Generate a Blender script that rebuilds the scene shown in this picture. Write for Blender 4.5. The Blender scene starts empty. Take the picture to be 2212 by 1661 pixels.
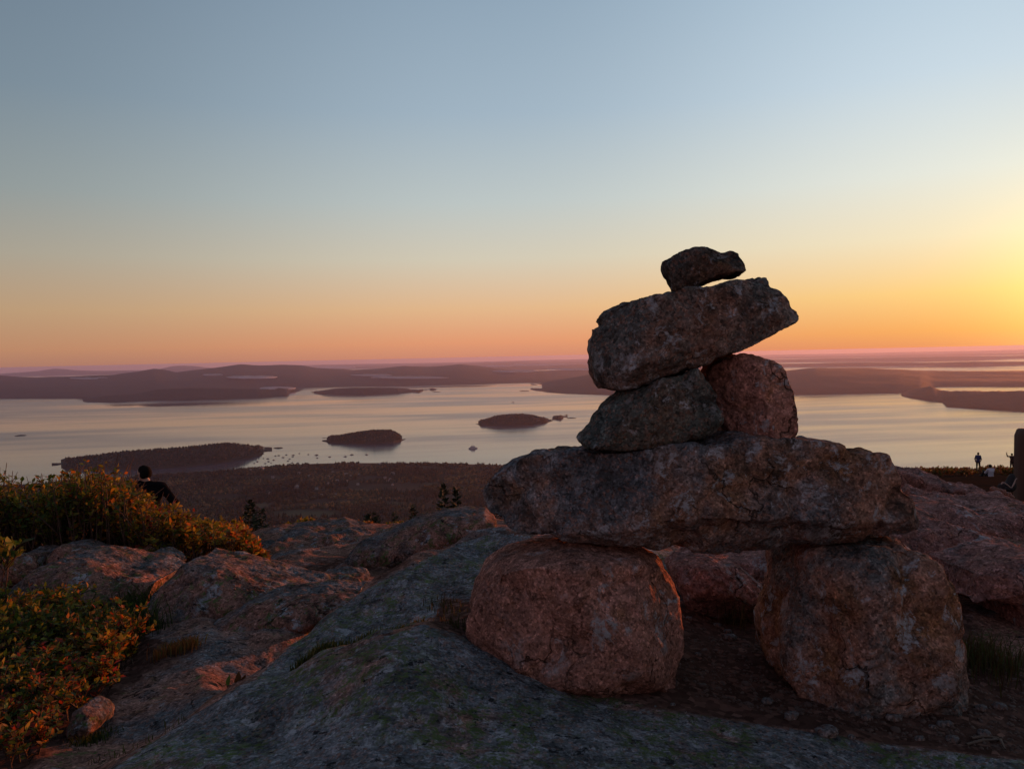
import bpy, math, random
import numpy as np
from mathutils import Vector, Matrix, noise as mnoise

random.seed(7)
rng = np.random.default_rng(7)
scene = bpy.context.scene
C = scene.collection
R = math.radians

# ------------------------------------------------------------------ camera
FPX, CX, CY = 1703.0, 1106.0, 830.5          # measured on a 2212 x 1661 view of the photograph
PITCH = math.atan(60.5 / FPX)
ROLL = R(1.25)
_H = np.array([1.0, 0, 0])
_V = np.array([0, math.sin(PITCH), math.cos(PITCH)])
FW = np.array([0, math.cos(PITCH), -math.sin(PITCH)])
RT = math.cos(ROLL) * _H - math.sin(ROLL) * _V
UP = math.sin(ROLL) * _H + math.cos(ROLL) * _V
cam_data = bpy.data.cameras.new('camera')
cam = bpy.data.objects.new('camera', cam_data)
C.objects.link(cam)
cam_data.sensor_width = 36.0
cam_data.lens = 36.0 * FPX / 2212.0
cam_data.clip_start = 0.05
cam_data.clip_end = 400000.0
m = Matrix.Identity(4)
for i in range(3):
    m[i][0] = RT[i]; m[i][1] = UP[i]; m[i][2] = -FW[i]; m[i][3] = 0.0
cam.matrix_world = m
scene.camera = cam

SEA = -466.0                                    # eye is at z = 0, 466 m above the sea


def ray(X, Y):
    return FW + ((X - CX) / FPX) * RT + ((CY - Y) / FPX) * UP


def pt(X, Y, d):
    return d * ray(X, Y)


def proj(p):
    p = np.asarray(p)
    z = p @ FW
    return CX + FPX * (p @ RT) / z, CY - FPX * (p @ UP) / z


def hor(X):
    # picture row of the true horizontal at column X
    k = (X - CX) / FPX
    return CY + FPX * (FW[2] + k * RT[2]) / UP[2]


def sea_pt(X, Y):
    r = ray(X, Y)
    return r * (SEA / r[2])


# ------------------------------------------------------------------ world, sun, exposure
SUN_AZ, SUN_EL = R(38.0), R(3.0)                # azimuth clockwise from +Y
sun_dir = np.array([math.sin(SUN_AZ) * math.cos(SUN_EL), math.cos(SUN_AZ) * math.cos(SUN_EL), math.sin(SUN_EL)])


def lin(c):
    return tuple(((v / 255.0) / 12.92 if v / 255.0 <= 0.04045 else ((v / 255.0 + 0.055) / 1.055) ** 2.4) for v in c)


class NT:
    """small node-tree helper"""

    def __init__(self, tree):
        self.t = tree
        self.n = tree.nodes
        self.l = tree.links

    def new(self, kind, **kw):
        nd = self.n.new(kind)
        for k, v in kw.items():
            setattr(nd, k, v)
        return nd

    def put(self, sock, val):
        if hasattr(val, 'is_output') or isinstance(val, bpy.types.NodeSocket):
            self.l.new(val, sock)
        elif val is not None:
            if isinstance(val, (tuple, list)) and len(val) == 3 and sock.type == 'RGBA':
                val = (*val, 1.0)
            sock.default_value = val

    def math(self, op, a, b=None, c=None, clamp=False):
        nd = self.new('ShaderNodeMath', operation=op, use_clamp=clamp)
        self.put(nd.inputs[0], a)
        if b is not None: self.put(nd.inputs[1], b)
        if c is not None: self.put(nd.inputs[2], c)
        return nd.outputs[0]

    def vmath(self, op, a, b=None, out=0):
        nd = self.new('ShaderNodeVectorMath', operation=op)
        self.put(nd.inputs[0], a)
        if b is not None: self.put(nd.inputs[1], b)
        return nd.outputs[out]

    def mix(self, f, a, b, mode='MIX'):
        nd = self.new('ShaderNodeMix', data_type='RGBA', blend_type=mode)
        self.put(nd.inputs[0], f); self.put(nd.inputs[6], a); self.put(nd.inputs[7], b)
        return nd.outputs[2]

    def ramp(self, f, stops, interp='LINEAR'):
        nd = self.new('ShaderNodeValToRGB')
        cr = nd.color_ramp
        cr.interpolation = interp
        while len(cr.elements) < len(stops):
            cr.elements.new(0.5)
        for e, (p, c) in zip(cr.elements, stops):
            e.position = p
            if not isinstance(c, (tuple, list)): c = (c, c, c)
            e.color = (*c[:3], 1.0)
        self.put(nd.inputs[0], f)
        return nd.outputs[0]

    def maprange(self, v, a, b, c=0.0, d=1.0, kind='LINEAR'):
        nd = self.new('ShaderNodeMapRange', interpolation_type=kind)
        self.put(nd.inputs[0], v)
        for i, x in enumerate((a, b, c, d)):
            nd.inputs[i + 1].default_value = x
        return nd.outputs[0]

    def noise(self, vec, scale, detail=4.0, rough=0.55, dist=0.0, out=0):
        nd = self.new('ShaderNodeTexNoise')
        if vec is not None: self.l.new(vec, nd.inputs['Vector'])
        nd.inputs['Scale'].default_value = scale
        nd.inputs['Detail'].default_value = detail
        nd.inputs['Roughness'].default_value = rough
        nd.inputs['Distortion'].default_value = dist
        return nd.outputs[out]

    def voro(self, vec, scale, out='Color', feature='F1', rand=1.0):
        nd = self.new('ShaderNodeTexVoronoi', feature=feature)
        if vec is not None: self.l.new(vec, nd.inputs['Vector'])
        nd.inputs['Scale'].default_value = scale
        nd.inputs['Randomness'].default_value = rand
        return nd.outputs[out]

    def bump(self, h, strength, dist, normal=None):
        nd = self.new('ShaderNodeBump')
        nd.inputs['Strength'].default_value = strength
        nd.inputs['Distance'].default_value = dist
        self.l.new(h, nd.inputs['Height'])
        if normal is not None: self.l.new(normal, nd.inputs['Normal'])
        return nd.outputs[0]

    def scaled(self, vec, s):
        nd = self.new('ShaderNodeMapping')
        self.l.new(vec, nd.inputs[0])
        nd.inputs['Scale'].default_value = s
        return nd.outputs[0]


world = bpy.data.worlds.new('World')
scene.world = world
world.use_nodes = True
W = NT(world.node_tree)
W.n.clear()
wc = W.new('ShaderNodeTexCoord').outputs['Generated']
sep = W.new('ShaderNodeSeparateXYZ')
W.l.new(wc, sep.inputs[0])
elev = W.math('ARCSINE', sep.outputs[2])
elev_deg = W.math('MULTIPLY', elev, 180.0 / math.pi)
ef = W.math('DIVIDE', elev_deg, 90.0, clamp=True)


def eramp(rows):
    # rows: (degrees above the horizontal, colour as seen in a picture)
    return W.ramp(ef, [(max(0.0, a / 90.0), lin(c)) for a, c in rows])


# the far-from-the-sun side, the side across and the side under the sun
sky_far = eramp([(0.0, (168, 120, 102)), (1.1, (186, 136, 104)), (3.5, (186, 154, 120)), (7.0, (168, 160, 144)), (11.0, (144, 153, 153)), (17.0, (121, 138, 151)), (27.0, (103, 121, 140)), (45.0, (82, 101, 125)), (90.0, (66, 84, 111))])
sky_mid = eramp([(0.0, (208, 138, 112)), (1.1, (227, 154, 114)), (3.5, (228, 184, 140)), (7.0, (212, 203, 182)), (11.0, (190, 199, 198)), (17.0, (162, 181, 196)), (27.0, (137, 159, 179)), (45.0, (104, 126, 150)), (90.0, (66, 84, 111))])
sky_sun = eramp([(0.0, (234, 146, 96)), (1.1, (246, 170, 96)), (3.5, (252, 206, 130)), (7.0, (243, 227, 192)), (11.0, (228, 231, 222)), (17.0, (200, 217, 229)), (27.0, (168, 193, 214)), (45.0, (118, 142, 168)), (90.0, (66, 84, 111))])
hlen = W.math('SQRT', W.math('ADD', W.math('MULTIPLY', sep.outputs[0], sep.outputs[0]), W.math('MULTIPLY', sep.outputs[1], sep.outputs[1])))
hl = W.math('MAXIMUM', hlen, 1e-4)
cs = W.math('ADD', W.math('MULTIPLY', W.math('DIVIDE', sep.outputs[0], hl), math.sin(SUN_AZ)), W.math('MULTIPLY', W.math('DIVIDE', sep.outputs[1], hl), math.cos(SUN_AZ)))
daz = W.math('MULTIPLY', W.math('ARCCOSINE', W.math('MINIMUM', W.math('MAXIMUM', cs, -1.0), 1.0)), 180.0 / math.pi)
f_mid = W.maprange(daz, 6.0, 40.0, 0.0, 1.0, 'SMOOTHSTEP')
f_far = W.maprange(daz, 36.0, 76.0, 0.0, 1.0, 'SMOOTHSTEP')
f_back = W.maprange(daz, 74.0, 150.0, 0.0, 1.0, 'SMOOTHSTEP')
sky_back = eramp([(0.0, (120, 102, 112)), (6.0, (178, 137, 134)), (14.0, (168, 143, 150)), (30.0, (126, 131, 150)), (50.0, (92, 108, 134)), (90.0, (66, 84, 112))])
skyc = W.mix(f_mid, sky_sun, sky_mid)
skyc = W.mix(f_far, skyc, sky_far)
skyc = W.mix(f_back, skyc, sky_back)
# glow close around the sun
dot = W.vmath('DOT_PRODUCT', wc, tuple(sun_dir), out=1)
ang = W.math('MULTIPLY', W.math('ARCCOSINE', W.math('MINIMUM', dot, 1.0)), 180.0 / math.pi)
g1 = W.math('POWER', 2.71828, W.math('MULTIPLY', -1.0, W.math('POWER', W.math('DIVIDE', ang, 4.4), 1.3)))
g2 = W.math('POWER', 2.71828, W.math('MULTIPLY', -1.0, W.math('POWER', W.math('DIVIDE', ang, 15.0), 1.5)))
glow = W.mix(1.0, W.mix(g1, (0, 0, 0), (0.9, 0.62, 0.10)), W.mix(g2, (0, 0, 0), (0.05, 0.03, 0.0)), 'ADD')
skyc = W.mix(1.0, skyc, glow, 'ADD')
bg = W.new('ShaderNodeBackground')
W.l.new(skyc, bg.inputs[0])
bg.inputs[1].default_value = 1.0
W.l.new(bg.outputs[0], W.new('ShaderNodeOutputWorld').inputs[0])
world.cycles.sampling_method = 'MANUAL'
world.cycles.sample_map_resolution = 1024

sun_data = bpy.data.lights.new('sun', 'SUN')
sun_data.energy = 4.4
sun_data.color = (1.0, 0.27, 0.075)
sun_data.angle = R(0.5)
sun = bpy.data.objects.new('sun', sun_data)
C.objects.link(sun)
sun.rotation_euler = Vector(tuple(-sun_dir)).to_track_quat('-Z', 'Y').to_euler()

scene.view_settings.view_transform = 'Standard'
scene.view_settings.look = 'None'
scene.view_settings.exposure = 0.0
scene.view_settings.gamma = 1.0
scene.view_settings.use_curve_mapping = False
scene.cycles.max_bounces = 6
scene.cycles.volume_bounces = 0
scene.cycles.transparent_max_bounces = 8
scene.cycles.use_denoising = True


# ------------------------------------------------------------------ mesh helpers
def link_mesh(name, verts, faces, mat=None, parent=None, smooth=True, colors=None, origin=None):
    """verts (n,3) array, faces (m,k) array or list of arrays with the same k each"""
    v = np.asarray(verts, dtype=np.float64)
    if origin is not None:
        v = v - np.asarray(origin)
    me = bpy.data.meshes.new(name)
    groups = faces if isinstance(faces, list) else [faces]
    groups = [np.asarray(g, dtype=np.int32) for g in groups if len(g)]
    nl = sum(g.size for g in groups)
    nf = sum(len(g) for g in groups)
    me.vertices.add(len(v))
    me.vertices.foreach_set('co', v.astype(np.float32).ravel())
    me.loops.add(nl)
    me.loops.foreach_set('vertex_index', np.concatenate([g.ravel() for g in groups]))
    me.polygons.add(nf)
    starts, s = [], 0
    for g in groups:
        starts.append(s + np.arange(len(g)) * g.shape[1])
        s += g.size
    me.polygons.foreach_set('loop_start', np.concatenate(starts).astype(np.int32))
    me.update(calc_edges=True)
    me.validate()
    if smooth:
        me.polygons.foreach_set('use_smooth', np.ones(len(me.polygons), dtype=bool))
    if colors is not None:
        for nm, arr in colors.items():
            arr = np.asarray(arr, dtype=np.float32)
            if arr.ndim == 1:
                a = me.attributes.new(nm, 'FLOAT', 'POINT')
                a.data.foreach_set('value', arr)
            else:
                a = me.attributes.new(nm, 'FLOAT_COLOR', 'POINT')
                a.data.foreach_set('color', np.concatenate([arr, np.ones((len(arr), 1), np.float32)], 1).ravel())
    if mat is not None:
        me.materials.append(mat)
    o = bpy.data.objects.new(name, me)
    C.objects.link(o)
    if origin is not None:
        o.location = tuple(origin)
    if parent is not None:
        o.parent = parent
        if origin is not None:
            o.location = tuple(np.asarray(origin) - np.asarray(parent.location))
        else:
            o.location = tuple(-np.asarray(parent.location))
    return o


def tag(o, label=None, cat=None, group=None, kind=None):
    if label: o['label'] = label
    if cat: o['category'] = cat
    if group: o['group'] = group
    if kind: o['kind'] = kind
    return o


def empty(name, loc, label, cat, group=None):
    o = bpy.data.objects.new(name, None)
    C.objects.link(o)
    o.location = tuple(loc)
    o.empty_display_size = 0.1
    return tag(o, label, cat, group)


# vectorised gradient noise
_P = np.random.default_rng(3).permutation(4096).astype(np.int64)
_G = np.random.default_rng(4).normal(size=(4096, 3))
_G /= np.linalg.norm(_G, axis=1)[:, None]


def perlin(p):
    p = np.asarray(p, dtype=np.float64)
    i = np.floor(p).astype(np.int64)
    f = p - i
    u = f * f * f * (f * (f * 6 - 15) + 10)
    out = 0
    for dx in (0, 1):
        wx = u[:, 0] if dx else 1 - u[:, 0]
        for dy in (0, 1):
            wy = u[:, 1] if dy else 1 - u[:, 1]
            for dz in (0, 1):
                wz = u[:, 2] if dz else 1 - u[:, 2]
                h = _P[(i[:, 0] + dx + _P[(i[:, 1] + dy + _P[(i[:, 2] + dz) & 4095]) & 4095]) & 4095]
                g = _G[h]
                out = out + wx * wy * wz * (g[:, 0] * (f[:, 0] - dx) + g[:, 1] * (f[:, 1] - dy) + g[:, 2] * (f[:, 2] - dz))
    return out * 1.5


def fbm(p, octaves=4, lac=2.1, gain=0.5, ridged=False):
    a, s, out = 1.0, 1.0, 0
    for k in range(octaves):
        n = perlin(np.asarray(p) * s + 17.3 * k)
        out = out + a * ((1 - 2 * np.abs(n)) if ridged else n)
        a *= gain
        s *= lac
    return out


def poly_sdf(px, py, poly):
    """signed distance to a polygon, negative inside; px, py flat arrays"""
    poly = np.asarray(poly, dtype=np.float64)
    n = len(poly)
    d = np.full(px.shape, 1e18)
    inside = np.zeros(px.shape, dtype=bool)
    for i in range(n):
        a, b = poly[i], poly[(i + 1) % n]
        e = b - a
        wx, wy = px - a[0], py - a[1]
        t = np.clip((wx * e[0] + wy * e[1]) / max(e @ e, 1e-12), 0, 1)
        d = np.minimum(d, (wx - t * e[0]) ** 2 + (wy - t * e[1]) ** 2)
        if a[1] != b[1]:
            c = ((a[1] > py) != (b[1] > py)) & (px < (b[0] - a[0]) * (py - a[1]) / (b[1] - a[1]) + a[0])
            inside ^= c
    return np.sqrt(d) * np.where(inside, -1, 1)


def surface_nets(S):
    """S (nx,ny,nz) negative inside -> verts in index space, quads"""
    neg = S < 0
    nx, ny, nz = S.shape
    c = np.zeros((nx - 1, ny - 1, nz - 1), dtype=np.int8)
    for dx in (0, 1):
        for dy in (0, 1):
            for dz in (0, 1):
                c += neg[dx:nx - 1 + dx, dy:ny - 1 + dy, dz:nz - 1 + dz]
    act = (c > 0) & (c < 8)
    ii = np.argwhere(act)
    idx = -np.ones(act.shape, dtype=np.int64)
    idx[act] = np.arange(len(ii))
    corners = [(x, y, z) for x in (0, 1) for y in (0, 1) for z in (0, 1)]
    val = {k: S[ii[:, 0] + k[0], ii[:, 1] + k[1], ii[:, 2] + k[2]] for k in corners}
    acc = np.zeros((len(ii), 3))
    cnt = np.zeros(len(ii))
    for a in corners:
        for ax in range(3):
            if a[ax] == 0:
                b = list(a); b[ax] = 1; b = tuple(b)
                va, vb = val[a], val[b]
                cr = (va < 0) != (vb < 0)
                t = np.where(cr, va / np.where(cr, va - vb, 1), 0)
                p = np.tile(np.array(a, dtype=float), (len(ii), 1))
                p[:, ax] += t
                acc[cr] += p[cr]
                cnt[cr] += 1
    verts = ii + acc / cnt[:, None]
    quads = []
    for ax in range(3):
        sl0 = [slice(None)] * 3; sl1 = [slice(None)] * 3
        sl0[ax] = slice(0, -1); sl1[ax] = slice(1, None)
        a, b = neg[tuple(sl0)], neg[tuple(sl1)]
        e = np.argwhere(a != b)
        o1, o2 = (ax + 1) % 3, (ax + 2) % 3
        ok = (e[:, o1] > 0) & (e[:, o2] > 0) & (e[:, o1] < S.shape[o1] - 1) & (e[:, o2] < S.shape[o2] - 1)
        e = e[ok]
        fl = a[e[:, 0], e[:, 1], e[:, 2]]
        q = []
        for (d1, d2) in ((0, 0), (-1, 0), (-1, -1), (0, -1)):
            k = e.copy()
            k[:, o1] += d1; k[:, o2] += d2
            q.append(idx[k[:, 0], k[:, 1], k[:, 2]])
        q = np.stack(q, 1)
        q[~fl] = q[~fl][:, ::-1]
        quads.append(q)
    return verts, np.concatenate(quads)


def smax(a, b, k):
    h = np.clip(0.5 + 0.5 * (a - b) / k, 0, 1)
    return b * (1 - h) + a * h + k * h * (1 - h)


def rock(name, outline, d, thick, rad, mat, label=None, cat='rock', group=None, vox=None, rough=(0.012, 9.0), fine=0.004,
         planes=(), tilt=(0.0, 0.0), taper=0.0, kind=None, seed=0.0, chip=0.0, grow=0.0, persp=0.9, facets=0, cut=0.07, layers=None):
    """A solid stone. outline: picture points of its profile, d: distance of its mid plane, thick: half thickness,
    rad: edge rounding. planes: cuts given as (normal(u,v,w), offset) in metres about the centre, w towards the viewer."""
    # a thick stone shows its near edge on the side away from the optical axis and its far edge on the other
    e_ = max(0.0, thick - rad * 0.9) * persp
    OX, OY = np.array(outline, float).T

    def span(c, ax0):
        m_ = (c.min() + c.max()) / 2; hw_ = max((c.max() - c.min()) / 2, 1e-6)
        k_ = np.clip((c - m_) / hw_, -1, 1)
        side_ = np.clip((m_ - ax0) / hw_, -1, 1)
        return (c - ax0) / FPX * (d - e_ * np.where(k_ > 0, k_ * np.clip(0.5 + side_ * 0.75, -0.6, 1), -k_ * np.clip(0.5 - side_ * 0.75, -0.6, 1)))

    u0 = span(OX, CX)
    v0 = -span(OY, CY)
    uc, vc_ = u0.mean(), v0.mean()
    o = d * FW + uc * RT + vc_ * UP
    u0 = u0 - uc
    v0 = v0 - vc_
    if vox is None:
        vox = max(0.0045, 2.4 * d / FPX)
    mu, mv = 3.5 * vox + grow, 3.5 * vox + grow
    us = np.arange(u0.min() - mu, u0.max() + mu + vox, vox)
    vs = np.arange(v0.min() - mv, v0.max() + mv + vox, vox)
    ws = np.arange(-thick - 3.5 * vox, thick + 4.5 * vox, vox)
    U, Vv = np.meshgrid(us, vs, indexing='ij')
    p2 = poly_sdf(U.ravel(), Vv.ravel(), np.stack([u0, v0], 1)).reshape(U.shape) - grow
    q1 = p2[:, :, None] + rad
    wc_ = (ws[None, None, :] - (tilt[0] * U + tilt[1] * Vv)[:, :, None])
    q2 = np.abs(wc_) - thick + rad
    S = np.sqrt(np.maximum(q1, 0) ** 2 + np.maximum(q2, 0) ** 2) + np.minimum(np.maximum(q1, q2), 0) - rad
    for (n, off) in planes:
        n = np.array(n, dtype=float); n /= np.linalg.norm(n)
        S = smax(S, n[0] * U[:, :, None] + n[1] * Vv[:, :, None] + n[2] * ws[None, None, :] - off, 0.006)
    if facets:
        fr_ = np.random.default_rng(int(seed * 10) + 5)
        ins = np.argwhere(S < 0)
        ins = ins[fr_.integers(0, len(ins), 4000)]
        IP = np.stack([us[ins[:, 0]], vs[ins[:, 1]], ws[ins[:, 2]]], 1)
        sz_ = min(np.ptp(us), np.ptp(vs))
        for fi in range(facets):
            n = np.array([fr_.normal(0, 0.45), fr_.normal(0, 0.45), 0.75 if fi % 4 else -0.75])
            n /= np.linalg.norm(n)
            off = (IP @ n).max() - cut * sz_ * fr_.uniform(0.35, 1.0)
            S = smax(S, n[0] * U[:, :, None] + n[1] * Vv[:, :, None] + n[2] * ws[None, None, :] - off, 0.005)
    # a border outside so the skin always closes
    for ax in range(3):
        for e in (0, -1):
            sl = [slice(None)] * 3; sl[ax] = e
            S[tuple(sl)] = np.maximum(S[tuple(sl)], vox * 0.5)
    vi, quads = surface_nets(S)
    gx, gy, gz = np.gradient(S, vox)
    ir = np.clip(np.round(vi).astype(int), 0, np.array(S.shape) - 1)
    nrm = np.stack([g[ir[:, 0], ir[:, 1], ir[:, 2]] for g in (gx, gy, gz)], 1)
    nrm /= np.linalg.norm(nrm, axis=1)[:, None] + 1e-9
    L = np.array([us[0], vs[0], ws[0]]) + vi * vox
    q = L + seed
    disp = rough[0] * fbm(q * rough[1], 4) + fine * fbm(q * rough[1] * 7.0, 3)
    if layers:
        ph_ = (L[:, 1] + 0.25 * L[:, 0] + 0.10 * fbm(q * 2.5, 3)) / layers[1]
        disp += layers[0] * (np.abs((ph_ - np.floor(ph_)) * 2 - 1) ** 0.6 - 0.5) * (0.6 + 0.8 * perlin(q * 2 + 3))
    if chip:
        r = fbm(q * rough[1] * 0.8 + 31, 3, ridged=True)
        disp -= chip * np.clip(r - 0.9, 0, 1)
    L = L + nrm * disp[:, None]
    P = o + L[:, :1] * RT + L[:, 1:2] * UP - L[:, 2:3] * FW
    ob = link_mesh(name, P, quads, mat, origin=o)
    return tag(ob, label, cat, group, kind)


# ------------------------------------------------------------------ materials
def material(name):
    mt = bpy.data.materials.new(name)
    mt.use_nodes = True
    t = NT(mt.node_tree)
    t.n.clear()
    out = t.new('ShaderNodeOutputMaterial')
    b = t.new('ShaderNodeBsdfPrincipled')
    t.l.new(b.outputs[0], out.inputs[0])
    return mt, t, b, out


def plain(name, col, rough=0.8, metal=0.0, var=0.25, scale=20.0, spec=0.3):
    mt, t, b, out = material(name)
    co = t.new('ShaderNodeTexCoord').outputs['Object']
    n = t.noise(co, scale, 4)
    c = t.mix(n, tuple(x * (1 - var) for x in col), tuple(x * (1 + var) for x in col))
    t.l.new(c, b.inputs['Base Color'])
    b.inputs['Roughness'].default_value = rough
    b.inputs['Metallic'].default_value = metal
    b.inputs['Specular IOR Level'].default_value = spec
    return mt


def granite(name, grey=(0.15, 0.15, 0.155), pink=(0.26, 0.135, 0.10), pinkness=0.5, stain=0.45, lichen=0.3, green=0.0, rust=0.2, bright=1.0, dirt_attr=False, size=1.0, cracks=0.0, relief=1.0):
    mt, t, b, out = material(name)
    co = t.new('ShaderNodeTexCoord').outputs['Object']
    co = t.scaled(co, (1 / size, 1 / size, 1 / size))
    warp = t.noise(co, 6.0, 3, 0.6, out=1)
    wco = t.vmath('ADD', co, t.vmath('SCALE', t.vmath('SUBTRACT', warp, (0.5, 0.5, 0.5)), None))
    wco.node.inputs[1].links[0].from_node.inputs['Scale'].default_value = 0.10
    big = t.noise(wco, 3.2, 4, 0.6)
    mid = t.noise(wco, 8.5, 6, 0.7)
    base = t.mix(t.maprange(big, 0.66 - 0.42 * pinkness, 0.78 - 0.42 * pinkness, 0, 1), grey, pink)
    # rusty weathering
    rn = t.noise(wco, 4.6, 6, 0.7, 0.3)
    base = t.mix(t.maprange(rn, 0.70 - 0.3 * rust, 0.82 - 0.3 * rust, 0, 0.8), base, (0.16, 0.075, 0.030))
    # feldspar, quartz and dark mica grains
    gv1 = t.voro(t.vmath('ADD', co, t.vmath('SCALE', t.vmath('SUBTRACT', t.noise(co, 60.0, 2, out=1), (0.5, 0.5, 0.5)), None)), 140.0)
    gv1.node.inputs[0].links[0].from_node.inputs[1].links[0].from_node.inputs['Scale'].default_value = 0.012
    gsep = t.new('ShaderNodeSeparateColor')
    t.l.new(gv1, gsep.inputs[0])
    tone = t.ramp(gsep.outputs[0], [(0.0, 0.35), (0.12, 0.5), (0.2, 0.85), (0.7, 1.0), (0.88, 1.25), (1.0, 1.7)])
    pv_n = t.noise(wco, 5.5, 5, 0.65, 0.2)
    base = t.mix(0.9, base, t.ramp(pv_n, [(0.3, 0.45), (0.5, 1.0), (0.7, 1.5)]), 'MULTIPLY')
    base = t.mix(0.8, base, tone, 'MULTIPLY')
    base = t.mix(t.math('MULTIPLY', t.maprange(gsep.outputs[1], 0.62, 0.9), 0.45), base, (0.28, 0.13, 0.085))
    fs = t.new('ShaderNodeSeparateColor')
    t.l.new(t.voro(co, 230.0), fs.inputs[0])
    base = t.mix(0.6, base, t.ramp(fs.outputs[1], [(0.0, 0.3), (0.25, 0.8), (0.75, 1.1), (1.0, 2.0)]), 'MULTIPLY')
    # dark crust lichen, broken up
    st = t.maprange(mid, 0.68 - 0.4 * stain, 0.86 - 0.4 * stain, 0, 0.85)
    st = t.math('MULTIPLY', st, t.maprange(t.noise(co, 46.0, 4, 0.7), 0.36, 0.56, 0.25, 1.0))
    base = t.mix(st, base, (0.024, 0.024, 0.022))
    # pale grey lichen crusts
    ln = t.noise(wco, 15.0, 6, 0.75, 0.3)
    ln2 = t.noise(co, 3.4, 3)
    lm = t.math('MULTIPLY', t.maprange(ln, 0.55, 0.595, 0, 1), t.maprange(ln2, 0.66 - 0.4 * lichen, 0.78 - 0.4 * lichen, 0, 1))
    lm = t.math('MULTIPLY', lm, t.maprange(t.noise(co, 80.0, 3, 0.7), 0.38, 0.56, 0.2, 1.0))
    base = t.mix(lm, base, (0.34, 0.34, 0.35))
    if green > 0:
        gn = t.noise(wco, 27.0, 6, 0.78, 0.3)
        gm = t.math('MULTIPLY', t.maprange(gn, 0.590 - 0.09 * green, 0.622 - 0.09 * green, 0, 1), t.maprange(t.noise(co, 3.2, 3), 0.42, 0.54, 0.1, 1.0))
        gm = t.math('MULTIPLY', gm, t.maprange(t.noise(co, 95.0, 3, 0.7), 0.38, 0.56, 0.15, 1.0))
        base = t.mix(gm, base, (0.095, 0.125, 0.045))
        bk = t.math('MULTIPLY', t.maprange(t.noise(co, 30.0, 4, 0.7), 0.60, 0.66), 0.9)
        base = t.mix(bk, base, (0.018, 0.018, 0.018))
    cs_ = t.new('ShaderNodeSeparateColor')
    t.l.new(t.voro(wco, 48.0), cs_.inputs[0])
    base = t.mix(0.45, base, t.ramp(cs_.outputs[0], [(0.0, 0.45), (0.3, 0.8), (0.75, 1.1), (1.0, 1.7)]), 'MULTIPLY')
    ck = t.voro(t.vmath('ADD', co, t.vmath('SCALE', t.vmath('SUBTRACT', t.noise(co, 9.0, 4, out=1), (0.5, 0.5, 0.5)), None)), 2.7, 'Distance', 'DISTANCE_TO_EDGE')
    ck.node.inputs[0].links[0].from_node.inputs[1].links[0].from_node.inputs['Scale'].default_value = 0.16
    ckm = t.math('MULTIPLY', t.maprange(ck, 0.001, 0.007, cracks, 0), t.maprange(t.noise(co, 2.2, 3), 0.53, 0.60, 0, 1))
    base = t.mix(t.math('MULTIPLY', ckm, 0.85), base, (0.018, 0.015, 0.012))
    h = t.math('ADD', t.math('MULTIPLY', ckm, -1.2), t.math('MULTIPLY', t.noise(co, 30.0, 6, 0.72), 1.0), t.math('MULTIPLY', gsep.outputs[2], 0.16))
    h = t.math('ADD', h, t.math('MULTIPLY', t.noise(co, 150.0, 3, 0.6), 0.25))
    h = t.math('ADD', h, t.math('MULTIPLY', lm, 0.12))
    nrm = t.bump(h, 0.9, 0.011 * size * relief)
    if dirt_attr:
        at = t.new('ShaderNodeAttribute', attribute_name='dirt').outputs['Fac']
        dm = t.maprange(t.math('ADD', at, t.math('MULTIPLY', t.math('SUBTRACT', t.noise(co, 16.0, 5, 0.7), 0.5), 0.9)), 0.35, 0.6, 0, 1)
        ds = t.new('ShaderNodeSeparateColor')
        t.l.new(t.voro(co, 70.0), ds.inputs[0])
        dc = t.mix(t.noise(co, 12.0, 5), (0.070, 0.036, 0.027), (0.155, 0.080, 0.060))
        dc = t.mix(0.8, dc, t.ramp(ds.outputs[0], [(0, 0.4), (0.7, 0.9), (0.93, 1.5), (1, 2.2)]), 'MULTIPLY')
        base = t.mix(dm, base, dc)
        h2 = t.math('ADD', t.math('MULTIPLY', ds.outputs[1], 0.5), t.noise(co, 40.0, 5))
        n2 = t.bump(h2, 1.0, 0.012)
        mv = t.new('ShaderNodeMix', data_type='VECTOR')
        t.l.new(dm, mv.inputs[0]); t.l.new(nrm, mv.inputs[4]); t.l.new(n2, mv.inputs[5])
        nrm = mv.outputs[1]
        he = t.new('ShaderNodeAttribute', attribute_name='heath').outputs['Fac']
        hmx = t.maprange(t.math('ADD', he, t.math('MULTIPLY', t.math('SUBTRACT', t.noise(co, 0.9, 5, 0.7), 0.5), 1.1)), 0.4, 0.6, 0, 1)
        base = t.mix(hmx, base, t.mix(t.noise(co, 5.0, 5, 0.7), (0.016, 0.012, 0.009), (0.055, 0.030, 0.020)))
    if bright != 1.0:
        base = t.mix(1.0, base, (bright, bright, bright), 'MULTIPLY')
    t.l.new(base, b.inputs['Base Color'])
    t.l.new(nrm, b.inputs['Normal'])
    b.inputs['Roughness'].default_value = 0.95
    b.inputs['Specular IOR Level'].default_value = 0.0
    return mt


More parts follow.
